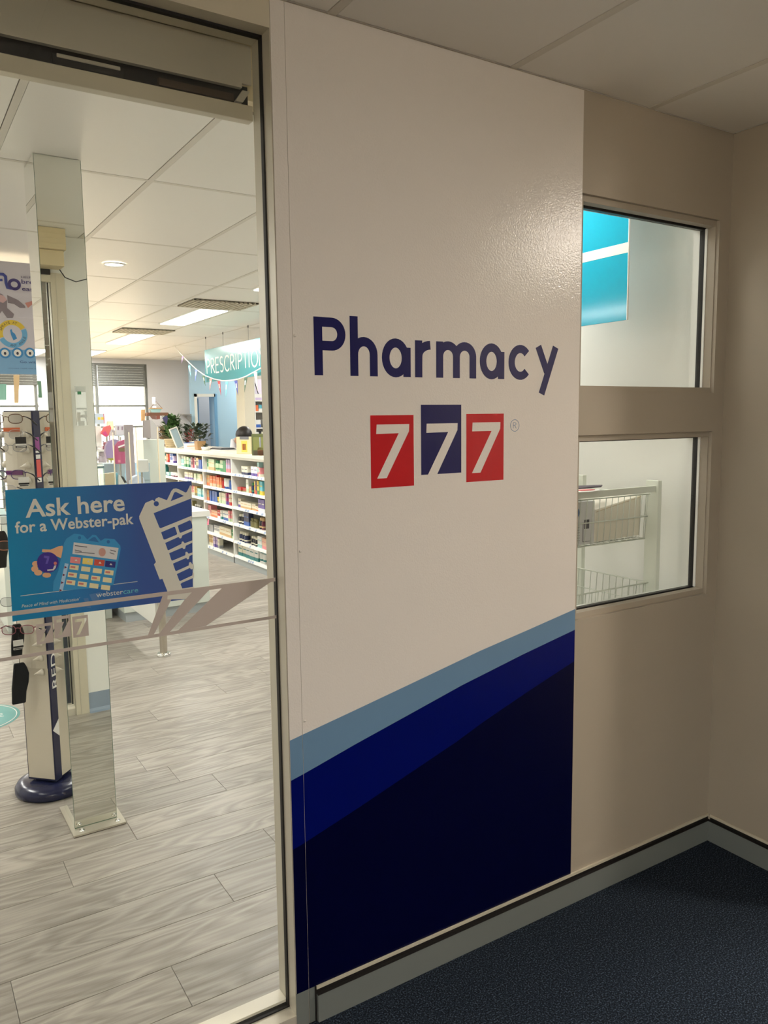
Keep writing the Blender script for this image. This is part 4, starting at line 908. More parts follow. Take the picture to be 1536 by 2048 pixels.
# third bay
stock(2, 5, [(bo, 'aqua', 'white', .055, .145, .05, 3), (ca, 'pale', 'green', .06, .135, .05, 3), (ca, 'aqua', 'teal', .05, .12, .05, 1), (ca, 'maroon', 'pink', .05, .14, .05, 2), (ca, 'pink', 'magenta', .05, .13, .05, 1), (ca, 'black', 'cream', .06, .15, .05, 1), (ca, 'tan', 'navy', .05, .14, .05, 2), (ca, 'blue', 'blue', .05, .12, .05, 2), (ca, 'lilac', 'blue', .06, .13, .05, 2)])
stock(2, 4, [('gap', .14), (ca, 'cream', 'purple', .08, .09, .06, 4), (ja, 'grey', 'black', .05, .04, .05, 1), ('gap', .03), (ca, 'pale', 'cream', .07, .09, .06, 3), (ca, 'tan', 'peach', .07, .09, .06, 1)])
stock(2, 3, [('gap', .30), (ca, 'pink', 'cream', .07, .115, .06, 3), (ca, 'gold', 'olive', .05, .12, .06, 2), (ca, 'aqua', 'cyan', .09, .105, .06, 3)])
stock(2, 2, [('gap', .35), (ca, 'olive', 'tan', .06, .12, .06, 1), ('gap', .10), (bo, 'black', 'white', .04, .09, .04, 4)])
# farthest bay
stock(3, 5, [('gap', .03), (bo, 'aqua', 'green', .05, .11, .05, 3), (bo, 'cream', 'teal', .05, .12, .05, 3), (ca, 'orange', 'red', .05, .12, .05, 2), (ca, 'red', 'maroon', .05, .12, .05, 1), (ca, 'blue', 'white', .05, .13, .05, 3), (ca, 'lilac', 'purple', .05, .10, .05, 1)])
stock(3, 4, [('gap', .1), (bo, 'teal', 'teal', .09, .17, .07, 1), ('gap', .1), (ca, 'aqua', 'teal', .09, .05, .06, 2), ('gap', .05), (ca, 'white', 'maroon', .08, .06, .06, 3)])
stock(3, 3, [('gap', .06), (ca, 'grey', 'tan', .09, .10, .06, 3), ('gap', .1), (ca, 'white', 'grey', .09, .09, .06, 3)])
# pink ticket card on the fifth shelf
s = MB(); s.prism([(6.92+.86, .36), (6.92+.92, .36), (6.92+.87, .445), (6.92+.83, .44)], lambda a, b: Vector((GX-.01, a, b)), lambda a, b: Vector((GX-.007, a, b)))
tag(s.build('shelf_ticket', mat('hot_pink_card', (240, 120, 160), .5)), 'bright pink ticket flapping on the fifth shelf of the second bay', 'price ticket')

# ------------------------------------------------------------ things on the gondola top (z = 1.302)
TZ = 1.3025
def card_box(name, label, cat, x, y, w_, d_, h_, rz, m_, parts=()):
    t = thing(name, label, cat, (x, y, TZ), rz); s = MB(); s.box(-w_/2, w_/2, -d_/2, d_/2, 0, h_); o = link('box_body', s_to_mesh(s, m_), None, bevel=.002); o.parent = t
    for (nm, a0, a1, z0, z1, mm) in parts:
        s = MB(); s.box(a0, a1, -d_/2-.0012, -d_/2, z0, z1); o = link(nm, s_to_mesh(s, mm), None); o.parent = t
    return t
card_box('gift_box', 'yellow and cream picture box standing on the counter top beside the dark-haired person', 'box', .83, 6.70, .20, .09, .195, -1.0, mat('gift_cream', (226, 212, 170), .5),
         [('picture', -.03, .05, .02, .15, mat('gift_yellow', (232, 206, 96), .5)), ('motif', -.015, .035, .045, .115, mat('gift_rust', (190, 84, 60), .5)), ('top_panel', -.05, .075, .165, .198, mat('gift_grey', (120, 120, 124), .5))])
card_box('photo_box', 'green garden photo box with a small brown ornament picture at the counter end', 'box', .80, 6.17, .22, .07, .235, -1.0, mat('photo_green', (92, 98, 54), .5),
         [('picture', -.088, .088, .06, .2, mat('photo_olive', (124, 128, 70), .5)), ('path', -.09, .09, .0, .05, mat('photo_brown', (70, 60, 40), .5)), ('spout', -.008, .012, .09, .2, mat('photo_mist', (198, 200, 224), .5)), ('ornament', -.035, .035, .0, .085, mat('photo_sepia', (120, 78, 52), .5))])
tz = thing('paper_stack', 'grey magazines lying flat on the counter top', 'papers', (1.05, 8.05, TZ))
for i in range(4):
    s = MB(); s.box(.92+.01*i, 1.16-.012*i, 7.75+.02*i, 8.25-.03*i, TZ+.008*i, TZ+.0075+.008*i); s.build('magazine', [M_PAPER, mat('mag_grey', (120, 122, 126), .5), M_BLACK, mat('mag_grey', (120, 122, 126), .5)][i], tz)
def leafy(t, x, y, z, r_, h_, n_, m_, size, seed, flowers=None):
    rr = random.Random(seed); s = MB()
    for i in range(n_):
        a = rr.uniform(0, 2*PI); q = rr.random()**.5*r_; zz_ = z+rr.random()*h_; c = Vector((x+math.cos(a)*q, y+math.sin(a)*q, zz_))
        d = Vector((math.cos(a)*rr.uniform(.3, 1), math.sin(a)*rr.uniform(.3, 1), rr.uniform(-.2, .9))).normalized(); sd = d.cross(Vector((0, 0, 1))).normalized()*size*.38; up = sd.cross(d).normalized()*size*.08
        a0, a1, a2 = c, c+d*size*.5+up, c+d*size
        s.quad(a0, a1+sd, a2, a1-sd)
    s.build('foliage', m_, t, kind='stuff')
    s = MB()
    for i in range(5):
        a = rr.uniform(0, 2*PI); s.tube([(x, y, z-.02), (x+math.cos(a)*r_*.3, y+math.sin(a)*r_*.3, z+h_*.4), (x+math.cos(a)*r_*.7, y+math.sin(a)*r_*.7, z+h_*.85)], .0025, 5)
    s.build('stem', m_, t)
p1 = thing('potted_plant', 'dark green leafy plant in a square tan pot on the counter top', 'plant', (.86, 8.35, TZ))
s = MB(); s.prism([(-.055, 0), (.055, 0), (.062, .115), (-.062, .115)], lambda a, b: Vector((.86+a, 8.29, TZ+b)), lambda a, b: Vector((.86+a, 8.41, TZ+b))); s.build('pot', M_WOODTAN, p1, bevel=.004)
leafy(p1, .86, 8.35, TZ+.13, .13, .19, 120, M_LEAFD, .07, 3)
p2 = thing('potted_plant', 'tiny succulent in a low white dish beside the tan pot', 'plant', (.85, 8.14, TZ))
s = MB(); s.lathe([(0, 0), (.04, 0), (.05, .045), (.044, .045), (.0, .03)], (.85, 8.14, TZ), 16); s.build('pot', M_WHITE, p2)
leafy(p2, .85, 8.14, TZ+.04, .03, .03, 40, M_LEAFD, .03, 4)
t = card_box('storage_box', 'white box with blue rim on the counter top between picture frame and plant', 'box', .90, 8.80, .22, .12, .085, -.3, M_WHITE, [('print_band', -.07, .07, .03, .045, mat('carton_peach', C['peach'], .5)), ('rim', -.11, .11, .078, .088, mat('carton_blue', C['blue'], .5))])
fr = thing('picture_frame', 'tall silver picture frame leaning back on the counter top', 'frame', (.87, 9.2, TZ), .0)
Tf = Matrix.Translation((.87, 9.2, TZ)) @ Matrix.Rotation(-.35, 4, 'Y')
s = MB()
for q in ((-.06, .06, -.012, .012, 0, .016), (-.06, .06, -.012, .012, .29, .306), (-.06, -.046, -.012, .012, .016, .29), (.046, .06, -.012, .012, .016, .29)): s.box(*q, T=Tf)
s.build('frame_border', mat('silver_frame', (214, 214, 208), .3, .4), fr)
s = MB(); s.box(-.046, .046, -.004, .004, .016, .29, T=Tf); s.build('picture', mat('frame_picture', (140, 160, 168), .3), fr)
bk = thing('wicker_basket', 'cream wicker basket with clear card holder near the far end of the counter top', 'basket', (.84, 9.55, TZ))
s = MB(); s.lathe([(0, 0), (.075, 0), (.095, .12), (.10, .125), (.09, .125), (.07, .01)], (.84, 9.55, TZ), 20); s.build('basket_body', mat('cream_wicker', (214, 200, 168), .7, bump=.6, bscale=120), bk)
s = MB()
for i in range(4): s.lathe([(.081+.005*i, .02+.027*i), (.084+.005*i, .026+.027*i), (.081+.005*i, .032+.027*i)], (.84, 9.55, TZ), 20)
s.build('weave_band', mat('tan_weave', (184, 164, 128), .7), bk)
s = MB(); s.prism([(-.03, .1), (.04, .1), (.04, .24), (.0, .30), (-.03, .2)], lambda a, b: Vector((.84+a, 9.549, TZ+b)), lambda a, b: Vector((.84+a, 9.552, TZ+b))); s.build('card_holder', M_ACR, bk)
rf = thing('dried_flowers', 'small spray of dark red flowers behind the leaning frame', 'flowers', (1.08, 9.35, TZ))
leafy(rf, 1.08, 9.35, TZ+.07, .07, .18, 60, mat('dark_red_petal', (130, 40, 44), .6), .05, 9)
s = MB(); s.lathe([(0, 0), (.035, 0), (.045, .06), (.03, .09)], (1.08, 9.35, TZ), 14); s.build('vase', M_WHITE, rf)

# ================================================================== HANGING SIGN + BUNTING
sg = thing('hanging_sign', 'teal hanging sign with cream capitals reading PRESCRIPTIONS', 'sign', (.70, 6.5, 2.15))
s = MB(); s.box(.70, .712, 4.75, 7.60, 2.152, 2.543); s.build('sign_board', M_TEALSIGN, sg, bevel=.002)
s = MB()
for y in (7.61-.05, 6.98, 6.23, 5.4):
    s.tube([(.706, y, 2.543), (.706, y, 2.70)], .0016, 5); s.lathe([(.006, 0), (.006, -.025), (0, -.025)], (.706, y, 2.70), 8)
s.build('hanging_wire', mat('grey_wire', (90, 84, 80), .5), sg)
def sgm(a, b, d): return Vector((.70-d, 7.533-a*.985, 2.254+b))
cap = .170; wl = {'P': .11, 'R': .115, 'E': .10, 'S': .105, 'C': .15, 'I': .03, 'T': .11, 'O': .17, 'N': .135}
def caps(ch, x):
    w0 = wl[ch]; q = .25*cap
    if ch == 'P': return [([(x, 0), (x, cap)], 0), ([(x, cap)]+arc(x+w0-.065, cap-q*1.0, .065, q, 90, -90, 12)+[(x, cap-2*q)], 0)]
    if ch == 'R': return [([(x, 0), (x, cap)], 0), ([(x, cap)]+arc(x+w0-.07, cap-q, .06, q, 90, -90, 12)+[(x, cap-2*q)], 0), ([(x+.03, cap-2*q), (x+w0, 0)], 0)]
    if ch == 'E': return [([(x+w0, 0), (x, 0), (x, cap), (x+w0, cap)], 0), ([(x, cap*.52), (x+w0*.85, cap*.52)], 0)]
    if ch == 'S': return [(arc(x+w0/2, cap*.75, w0*.42, cap*.25, 45, 270, 12)+arc(x+w0/2, cap*.25, w0*.48, cap*.25, 90, -140, 14)[1:], 0)]
    if ch == 'C': return [(arc(x+w0*.55, cap/2, w0*.55, cap/2, 45, 315, 22), 0)]
    if ch == 'I': return [([(x+.008, 0), (x+.008, cap)], 0)]
    if ch == 'T': return [([(x, cap), (x+w0, cap)], 0), ([(x+w0/2, 0), (x+w0/2, cap)], 0)]
    if ch == 'O': return [(arc(x+w0/2, cap/2, w0/2, cap/2, 0, 360, 28)[:-1], 1)]
    if ch == 'N': return [([(x, 0), (x, cap), (x+w0, 0), (x+w0, cap)], 0)]
x = 0
for ch in 'PRESCRIPTIONS':
    s = MB()
    for i, (p, cl) in enumerate(caps(ch, x)): ribbon(s, p, .017, sgm, 0, .0015+.0001*i, cl)
    s.build('letter', M_SIGNTXT, sg); x += wl[ch]+.043
# bunting
pts = [(348, 690), (360, 706), (375, 722), (392, 738), (410, 751), (428, 758), (445, 761.5), (460, 761.5), (475, 759), (492, 753), (510, 743), (528, 733), (560, 712)]
B3 = [at(a, b_, 'x', .66) for a, b_ in pts]
bt = thing('bunting', 'string of small coloured pennants sagging in front of the teal sign', 'bunting', B3[6])
s = MB(); s.tube(B3, .007, 5); s.tube([B3[0], Vector((B3[0].x, B3[0].y+.05, 2.699))], .002, 4); s.build('string', M_PAPER, bt)
pen = [(366, 712, 727, (170, 140, 190)), (378.6, 730, 755, (130, 190, 200)), (393, 738, 763, (110, 130, 200)), (407, 750, 772, (70, 110, 80)), (422, 756, 781, (226, 150, 140)), (438, 761, 791, (200, 70, 80)), (454, 762, 795, (120, 200, 210)), (472, 760, 791, (80, 90, 170)), (492, 754, 785, (60, 90, 70)), (511, 743, 782, (236, 216, 196)), (526, 735, 752, (230, 170, 200))]
for i, (a, v0, v1, c) in enumerate(pen):
    p = at(a, v0+1, 'x', .655); q = at(a, v1, 'x', .655); hh = p.z-q.z; w_ = .045
    s = MB(); bend = (-1)**i*.02
    s.prism([(-w_, 0), (w_, 0), (w_*.45, -hh*.5), (0, -hh), (-w_*.45, -hh*.5)], lambda u_, z_: Vector((.652+bend*z_/hh, p.y+u_, p.z+z_)), lambda u_, z_: Vector((.654+bend*z_/hh, p.y+u_, p.z+z_)))
    o = s.build('pennant', mat('pennant_%d_%d_%d' % c, c, .7), bt)
    s = MB(); s.prism([(-.014, -hh*.2), (.014, -hh*.2), (.008, -hh*.5), (-.008, -hh*.5)], lambda u_, z_: Vector((.6500+bend*z_/hh, p.y+u_, p.z+z_)), lambda u_, z_: Vector((.6512+bend*z_/hh, p.y+u_, p.z+z_))); s.build('pennant_print', M_PAPER, o)

# ================================================================== DISPENSARY SHELVES (far right)
ds = thing('dispensary_shelving', 'tall white shelving behind the dark-haired person at the right of the view', 'shelving', (2.9, 10.3, 0))
DX0, DX1, DY = 2.49, 3.5, 10.30
s = MB(); s.box(2.31, 2.48, DY, DY+.35, 0, 2.48); s.build('end_panel', mat('cream_panel', (232, 226, 206), .5), ds)
s = MB(); s.box(2.482, 2.50, DY, DY+.35, 0, 2.48); s.build('side_panel', M_WHITE, ds)
s = MB(); s.box(3.48, 3.5, DY, DY+.35, 0, 2.48); s.build('side_panel', M_WHITE, ds)
s = MB(); s.box(2.50, 3.48, DY+.33, DY+.35, 0, 2.48); s.build('back_panel', mat('taupe_back', (168, 164, 156), .6), ds)
DZ = [1.30, 1.562, 1.83, 2.01]
for z in DZ:
    s = MB(); s.box(2.50, 3.48, DY, DY+.33, z-.022, z); s.build('shelf', M_WHITE, ds)
def dis(z, x0, specs, word):
    x = x0
    for c, a, w_, h_, cw in specs:
        if c: 
            s = MB(); s.box(0, w_, 0, .12, 0, h_*.4, mat('carton_'+a, C[a], .5)); s.box(0, w_, 0, .12, h_*.4, h_, mat('carton_'+c, C[c], .5))
            bmesh.ops.recalc_face_normals(s.bm, faces=s.bm.faces); me = bpy.data.meshes.new('box'); s.bm.to_mesh(me); s.bm.free(); [me.materials.append(q) for q in s.mats]
            o = link('medicine_carton', me); o.location = (x, DY+.03, z+.0005); tag(o, '%s box on the %s of the tall far shelving' % (cw, word), 'carton')
        x += w_+.008
dis(1.83, 2.505, [('orange', 'orange', .055, .10, 'small orange'), ('cyan', 'white', .055, .105, 'small cyan'), ('magenta', 'white', .085, .11, 'small magenta')], 'second shelf')
dis(1.562, 2.51, [('white', 'blue', .085, .125, 'white and blue'), (None, None, .05, 0, ''), ('white', 'grey', .07, .13, 'white and grey')], 'third shelf')
dis(1.30, 2.505, [('white', 'white', .05, .19, 'tall slim white'), ('black', 'white', .03, .2, 'thin black'), ('cream', 'white', .055, .19, 'tall cream'), ('grey', 'white', .10, .2, 'wide grey')], 'lowest visible shelf')
dis(2.01, 2.505, [('white', 'lilac', .12, .10, 'low white')], 'top shelf')
bd = thing('display_board', 'lilac-white board crossed by a dark rod on top of the far shelving', 'board', (2.66, DY+.1, 2.01))
s = MB(); s.box(2.505, 2.80, DY+.20, DY+.215, 2.011, 2.36); s.build('panel', mat('lilac_board', (204, 196, 214), .5), bd)
s = MB(); s.tube([(2.575, DY+.18, 2.30), (2.66, DY+.18, 2.03)], .008, 6); s.build('rod', M_BLACK, bd)

# ================================================================== PERSON
def skin_body(name, joints, edges, m_, parent, sub=2, root=0):
    me = bpy.data.meshes.new(name); me.from_pydata([j[0] for j in joints], edges, []); me.materials.append(m_)
    o = link(name, me, parent); sm = o.modifiers.new('skin', 'SKIN'); sm.use_smooth_shade = True; sm.use_x_symmetry = False
    for i, j in enumerate(joints):
        r_ = j[1]; me.skin_vertices[0].data[i].radius = r_ if isinstance(r_, tuple) else (r_, r_)
    me.skin_vertices[0].data[root].use_root = True
    ss = o.modifiers.new('sub', 'SUBSURF'); ss.levels = sub; ss.render_levels = sub
    return o
HP = at(486, 874, 'y', 9.35); px, py = HP.x, HP.y; hz = HP.z
pe = thing('person', 'dark-haired person bending forward behind the counter top at the right', 'person', (px, py+.18, 0))
M_SKIN = mat('skin', (214, 168, 142), .5); M_SHIRT = mat('white_shirt', (226, 226, 234), .7); M_TR = mat('dark_trousers', (36, 38, 48), .8)
bx, by = px+.12, py+.28
J = [((bx, by+.06, .93), .13), ((bx-.01, by+.02, 1.08), (.14, .11)), ((bx-.02, by-.06, 1.27), (.17, .12)), ((bx-.04, by-.14, 1.40), (.12, .09)), ((px+.02, py+.06, hz-.04), .055), ((px, py, hz), .085),
     ((bx-.20, by-.12, 1.36), .055), ((bx-.27, by-.22, 1.12), .042), ((bx-.20, by-.42, 1.36-.30), .032), ((bx-.17, by-.47, 1.05), .028),
     ((bx+.16, by-.12, 1.36), .055), ((bx+.24, by-.22, 1.12), .042), ((bx+.14, by-.42, 1.07), .032), ((bx+.12, by-.47, 1.05), .028),
     ((bx-.09, by+.05, .86), .095), ((bx-.10, by+.03, .48), .062), ((bx-.10, by+.06, .09), .042), ((bx-.10, by-.08, .035), .03),
     ((bx+.09, by+.05, .86), .095), ((bx+.10, by+.03, .48), .062), ((bx+.10, by+.06, .09), .042), ((bx+.10, by-.08, .035), .03)]
E_ = [(0, 1), (1, 2), (2, 3), (3, 4), (4, 5), (3, 6), (6, 7), (7, 8), (8, 9), (3, 10), (10, 11), (11, 12), (12, 13), (0, 14), (14, 15), (15, 16), (16, 17), (0, 18), (18, 19), (19, 20), (20, 21)]
skin_body('body', J, E_, M_SKIN, pe, 2)
g_ = lambda r_: tuple(v+.012 for v in r_) if isinstance(r_, tuple) else r_+.012
Js = [(J[i][0], g_(J[i][1])) for i in (0, 1, 2, 3, 6, 7, 8, 10, 11, 12)]
skin_body('shirt', Js, [(0, 1), (1, 2), (2, 3), (3, 4), (4, 5), (5, 6), (3, 7), (7, 8), (8, 9)], M_SHIRT, pe, 2)
Jt = [(J[i][0], g_(J[i][1])) for i in (0, 14, 15, 16, 18, 19, 20)]
skin_body('trousers', Jt, [(0, 1), (1, 2), (2, 3), (0, 4), (4, 5), (5, 6)], M_TR, pe, 2)
for sx in (-1, 1):
    hx, hy = (bx-.17, by-.47) if sx < 0 else (bx+.12, by-.47)
    for f_ in range(4):
        ox = (f_-1.5)*.017; L_ = (.06, .07, .067, .052)[f_]
        skin_body('finger', [((hx+ox, hy-.02, 1.045), .0085), ((hx+ox, hy-.02-L_*.5, 1.042), .008), ((hx+ox, hy-.02-L_, 1.03), .0065)], [(0, 1), (1, 2)], M_SKIN, pe, 1)
    skin_body('thumb', [((hx-sx*.025, hy, 1.045), .010), ((hx-sx*.045, hy-.03, 1.04), .009), ((hx-sx*.05, hy-.055, 1.032), .007)], [(0, 1), (1, 2)], M_SKIN, pe, 1)
# head: tilted well forward; hair mass with loose front strands
Th = Matrix.Translation((px, py, hz)) @ Matrix.Rotation(.35, 4, 'Y') @ Matrix.Rotation(.95, 4, 'X')
def blob(mb, c, r_, n=18, T=None, m_=None):
    prof = [(math.sin(PI*i/n), -math.cos(PI*i/n)) for i in range(n+1)]; prof[0] = (0, -1); prof[-1] = (0, 1)
    mb.lathe(prof, n=n, T=(T or Matrix()) @ Matrix.Translation(c) @ Matrix.Diagonal((*r_, 1)), m=m_)
s = MB(); blob(s, (0, 0, 0), (.078, .096, .108), T=Th); blob(s, (0, -.10, -.02), (.012, .016, .02), 8, Th); blob(s, (0, -.06, -.06), (.05, .045, .05), 12, Th)
for q in (-1, 1): blob(s, (q*.078, 0, -.012), (.012, .02, .03), 8, Th)
hd_ = s.build('head', M_SKIN, pe)
s = MB()
for q in (-1, 1): blob(s, (q*.032, -.088, .008), (.013, .008, .008), 8, Th)
s.build('eyes', M_PAPER, hd_)
s = MB(); blob(s, (0, -.088, -.062), (.024, .008, .007), 8, Th); s.build('mouth', mat('lips', (170, 90, 86), .5), hd_)
s = MB(); blob(s, (0, .026, .026), (.122, .132, .132), T=Th); blob(s, (.05, .095, -.04), (.11, .10, .12), T=Th)
for i in range(9):
    a = -.9+i*.225; st = Th @ Vector((math.sin(a)*.088, -.05-.03*math.cos(a), .07))
    s.tube([st, st+Vector((-.02-.01*i % 3, -.012, -.05)), st+Vector((-.028, -.012, -.11+.008*i)), st+Vector((-.024, -.008, -.145+.012*i))], [.016, .014, .009, .003], 6)
s.build('hair', mat('black_hair', (26, 20, 20), .42, bump=.5, bscale=300), hd_)

# ================================================================== CENTRE CLUTTER
# glass display cabinet on the counter line
CBX0, CBX1, CBY0, CBY1 = -1.34, -.80, 5.0, 5.75
cb = thing('glass_display_cabinet', 'low glass display case standing left of the service counter', 'cabinet', (-1.5, 5.4, 0))
s = MB(); s.box(-1.95, -1.13, 5.05, 5.75, 0, .95); s.build('cabinet_body', M_WHITE2, cb, bevel=.003)
s = MB(); s.box(-1.95, -1.13, 5.05, 5.75, 1.325, 1.337); s.build('glass_top', M_CAB, cb)
s = MB(); s.box(-1.95, -1.13, 5.05, 5.058, .952, 1.324); s.build('glass_front', M_CAB, cb)
s = MB(); s.box(-1.139, -1.131, 5.06, 5.75, .952, 1.324); s.build('glass_side', M_CAB, cb)
# items inside / on the cabinet and counter
def book(name, label, cat, u_, v_, yy0, w_, h_, d_, rz, m_, parts=()):
    c = at(u_, v_, 'y', yy0); t = thing(name, label, cat, c, rz); s = MB(); s.box(-w_/2, w_/2, 0, d_, 0, h_); o = link('body', s_to_mesh(s, m_), None, bevel=.001); o.parent = t
    for (nm, a0, a1, z0, z1, mm) in parts:
        s = MB(); s.box(a0, a1, -.001, 0, z0, z1); o = link(nm, s_to_mesh(s, mm), None); o.parent = t
    return t
def on_z(name, label, cat, u_, v_, z_, w_, h_, d_, rz, m_, parts=()):
    c = at(u_, v_, 'z', z_); t = thing(name, label, cat, c, rz); s = MB(); s.box(-w_/2, w_/2, 0, d_, 0, h_); o = link('body', s_to_mesh(s, m_), None, bevel=.001); o.parent = t
    for (nm, a0, a1, z0, z1, mm) in parts:
        s = MB(); s.box(a0, a1, -.001, 0, z0, z1); o = link(nm, s_to_mesh(s, mm), None); o.parent = t
    return t
M_TANP = mat('tan_print', (214, 196, 160), .5); M_PINKP = mat('pink_print', (226, 130, 146), .5); M_CY = mat('cyan_print', (130, 204, 224), .5)
# acrylic screens
def screen(name, label, x0, x1, y, z0, z1, lean=0):
    t = thing(name, label, 'screen', ((x0+x1)/2, y, z0))
    s = MB(); s.prism([(x0, z0), (x1, z0), (x1-.01, z1-.05), (x1-.05, z1), (x0+.03, z1), (x0, z1-.04)], lambda a, b: Vector((a, y, b)), lambda a, b: Vector((a, y+.008, b))); s.build('acrylic_sheet', M_ACR, t)
    s = MB(); s.box(x1-.006, x1, y-.006, y+.014, z0, z1-.06); s.box(x0, x0+.006, y-.006, y+.014, z0, z1-.06); s.build('edge', mat('acrylic_edge_glare', (250, 236, 206), .1), t)  # glare along the sheet edges put in as pale strips
    return t
screen('sneeze_screen', 'clear acrylic screen standing at the right of the counter till', -.88, -.69, 4.95, CT, 1.70)
screen('sneeze_screen', 'clear acrylic screen over the middle of the counter, left of the other screen', -1.06, -.92, 5.0, CT, 1.66)
pc = thing('card_stand', 'grey upright leaflet stand between the clear screens', 'stand', (-.78, 5.3, CT))
s = MB(); s.box(-.84, -.76, 5.48, 5.50, CT, 1.66, mat('mauve_grey', (170, 160, 162), .5)); s.box(-.845, -.755, 5.46, 5.54, CT, CT+.012, M_WHITE); s.build('leaflet_panel', parent=pc)
tm = thing('payment_terminal', 'small white card terminal on a stalk by the clear screens', 'terminal', (-.82, 4.9, CT))
s = MB(); s.lathe([(.03, 0), (.008, .01), (.008, .36)], (-.80, 5.12, CT), 12); s.build('stalk', M_STEEL, tm)
s = MB(); s.box(-.85, -.75, 5.06, 5.10, 1.25, 1.36, M_WHITE); s.build('terminal_head', parent=tm, bevel=.01)
# shop stock seen past the cabinet
gs = thing('gift_shelf', 'white gift shelf unit with plush toys in front of the bright window', 'shelving', (-.58, 8.0, 0))
s = MB(); s.box(-.80, -.775, 7.9, 8.25, 0, 1.62, M_WHITE); s.build('side_panel', parent=gs)
for z in (.90, 1.16, 1.355):
    s = MB(); s.box(-.774, -.30, 7.9, 8.25, z-.02, z); s.build('shelf', M_WHITE, gs)
s = MB(); s.box(-.66, -.48, 8.2, 8.23, 1.36, 1.64, M_WHITE); s.build('back_board', parent=gs)
book('promo_card', 'pale blue card with yellow and green dots above the gift shelf', 'card', 196, 848, 8.0, .16, .125, .006, 0, mat('promo_blue', (196, 212, 226), .5), [('dot', .0, .03, .05, .08, mat('carton_yellow', C['yellow'])), ('dot', .04, .07, .05, .08, mat('carton_yellow', C['yellow'])), ('dot', -.05, -.03, .05, .08, mat('carton_teal', C['teal'])), ('edge_stripe', .068, .08, 0, .125, M_PINKP)])
book('white_box', 'plain white box under the dotted card on the gift shelf', 'box', 193, 893, 7.95, .13, .24, .08, 0, M_WHITE)
def toy(u_, v_, y_, r_, c, label):
    p = at(u_, v_, 'y', y_); t = thing('plush_toy', label, 'toy', p)
    s = MB(); blob(s, (0, 0, r_), (r_, r_*.8, r_), 12); o = link('belly', s_to_mesh(s, mat('plush_'+label[:5].strip().replace(' ', '_'), c, .95)), None); o.parent = t
    s = MB(); blob(s, (0, -.01, r_*2.3), (r_*.7, r_*.65, r_*.62), 12); o = link('toy_head', s_to_mesh(s, mat('plush_'+label[:5].strip().replace(' ', '_'), c, .95)), None); o.parent = t
    s = MB(); [blob(s, (q*r_*.5, 0, r_*2.95), (r_*.22, r_*.14, r_*.26), 8) for q in (-1, 1)]; o = link('ears', s_to_mesh(s, M_DKP), None); o.parent = t
toy(188, 903, 8.0, .04, (200, 196, 200), 'grey plush toy, leftmost on the gift shelf')
toy(199, 903, 8.0, .042, (236, 232, 232), 'white plush toy with black ears in the middle of the gift shelf')
toy(211, 903, 8.0, .04, (150, 100, 110), 'mauve plush toy, rightmost on the gift shelf')
toy(188, 927, 8.0, .05, (216, 208, 214), 'pale lilac plush toy, left one on the lowest gift shelf')
toy(206, 928, 8.0, .055, (206, 196, 206), 'rosy plush toy, right one on the lowest gift shelf')
def prismthing(name, label, cat, L, y_, th, m_, extra=None, foot=None):
    P = [at(a, b, 'y', y_) for a, b in L]; t = thing(name, label, cat, (P[0].x, y_, min(p.z for p in P)))
    s = MB(); s.prism([(p.x, p.z) for p in P], lambda a, b: Vector((a, y_, b)), lambda a, b: Vector((a, y_+th, b))); s.build('panel', m_, t, bevel=.003)
    zb = min(p.z for p in P); xc = sum(p.x for p in P)/len(P)
    if foot == 'pole':
        s = MB(); s.lathe([(.011, .008), (.011, zb+.01)], (xc, y_+th/2, 0), 8); s.lathe([(.12, 0), (.12, .008), (0, .01)], (xc, y_+th/2, 0), 18); s.build('stand_pole', M_STEEL, t)
    if foot == 'body':
        s = MB(); s.box(min(p.x for p in P)+.004, max(p.x for p in P)-.004, y_+.004, y_+th-.002, 0, zb+.02); s.build('lower_body', m_, t)
    if foot == 'riser':
        s = MB(); s.box(min(p.x for p in P)+.004, max(p.x for p in P)-.004, y_+.004, y_+th-.002, (CT+.001 if xc > -1.13 else .951), zb+.02); s.build('lower_body', m_, t)
    if foot == 'shelf':
        s = MB(); s.box(min(p.x for p in P)-.03, max(p.x for p in P)+.03, y_-.02, y_+th+.04, zb-.012, zb-.001); s.build('glass_ledge', M_CAB, t)
        s = MB(); s.lathe([(.009, 0), (.009, zb-.012)], (xc, y_+th+.03, 0), 8); s.build('ledge_post', M_STEEL, t)
    for nm, LL, mm in (extra or []):
        Q = [at(a, b, 'y', y_-.002) for a, b in LL]; s = MB(); s.prism([(p.x, p.z) for p in Q], lambda a, b: Vector((a, y_-.003, b)), lambda a, b: Vector((a, y_, b))); s.build(nm, mm, t)
    return t
prismthing('gift_bag', 'folded coral and pink gift bag hanging by the gift shelf', 'bag', [(202, 867), (208, 854), (220, 850), (223, 856), (217, 872), (212, 874)], 7.8, .05, mat('coral_bag', (232, 112, 112), .5), [('pink_fold', [(204, 866), (211, 862), (216, 871), (212, 873)], mat('hot_pink', (222, 80, 140), .5))], foot='pole')
prismthing('display_arch', 'rounded violet-grey balloon display in front of the window', 'display', [(214, 918), (211, 905), (212, 892), (218, 882), (228, 878), (238, 880), (238, 920), (222, 921)], 7.2, .08, mat('violet_grey', (150, 132, 166), .5), [('olive_foot', [(214, 917), (238, 915), (238, 921), (220, 921)], mat('olive_strip', (150, 150, 60), .5))], foot='pole')
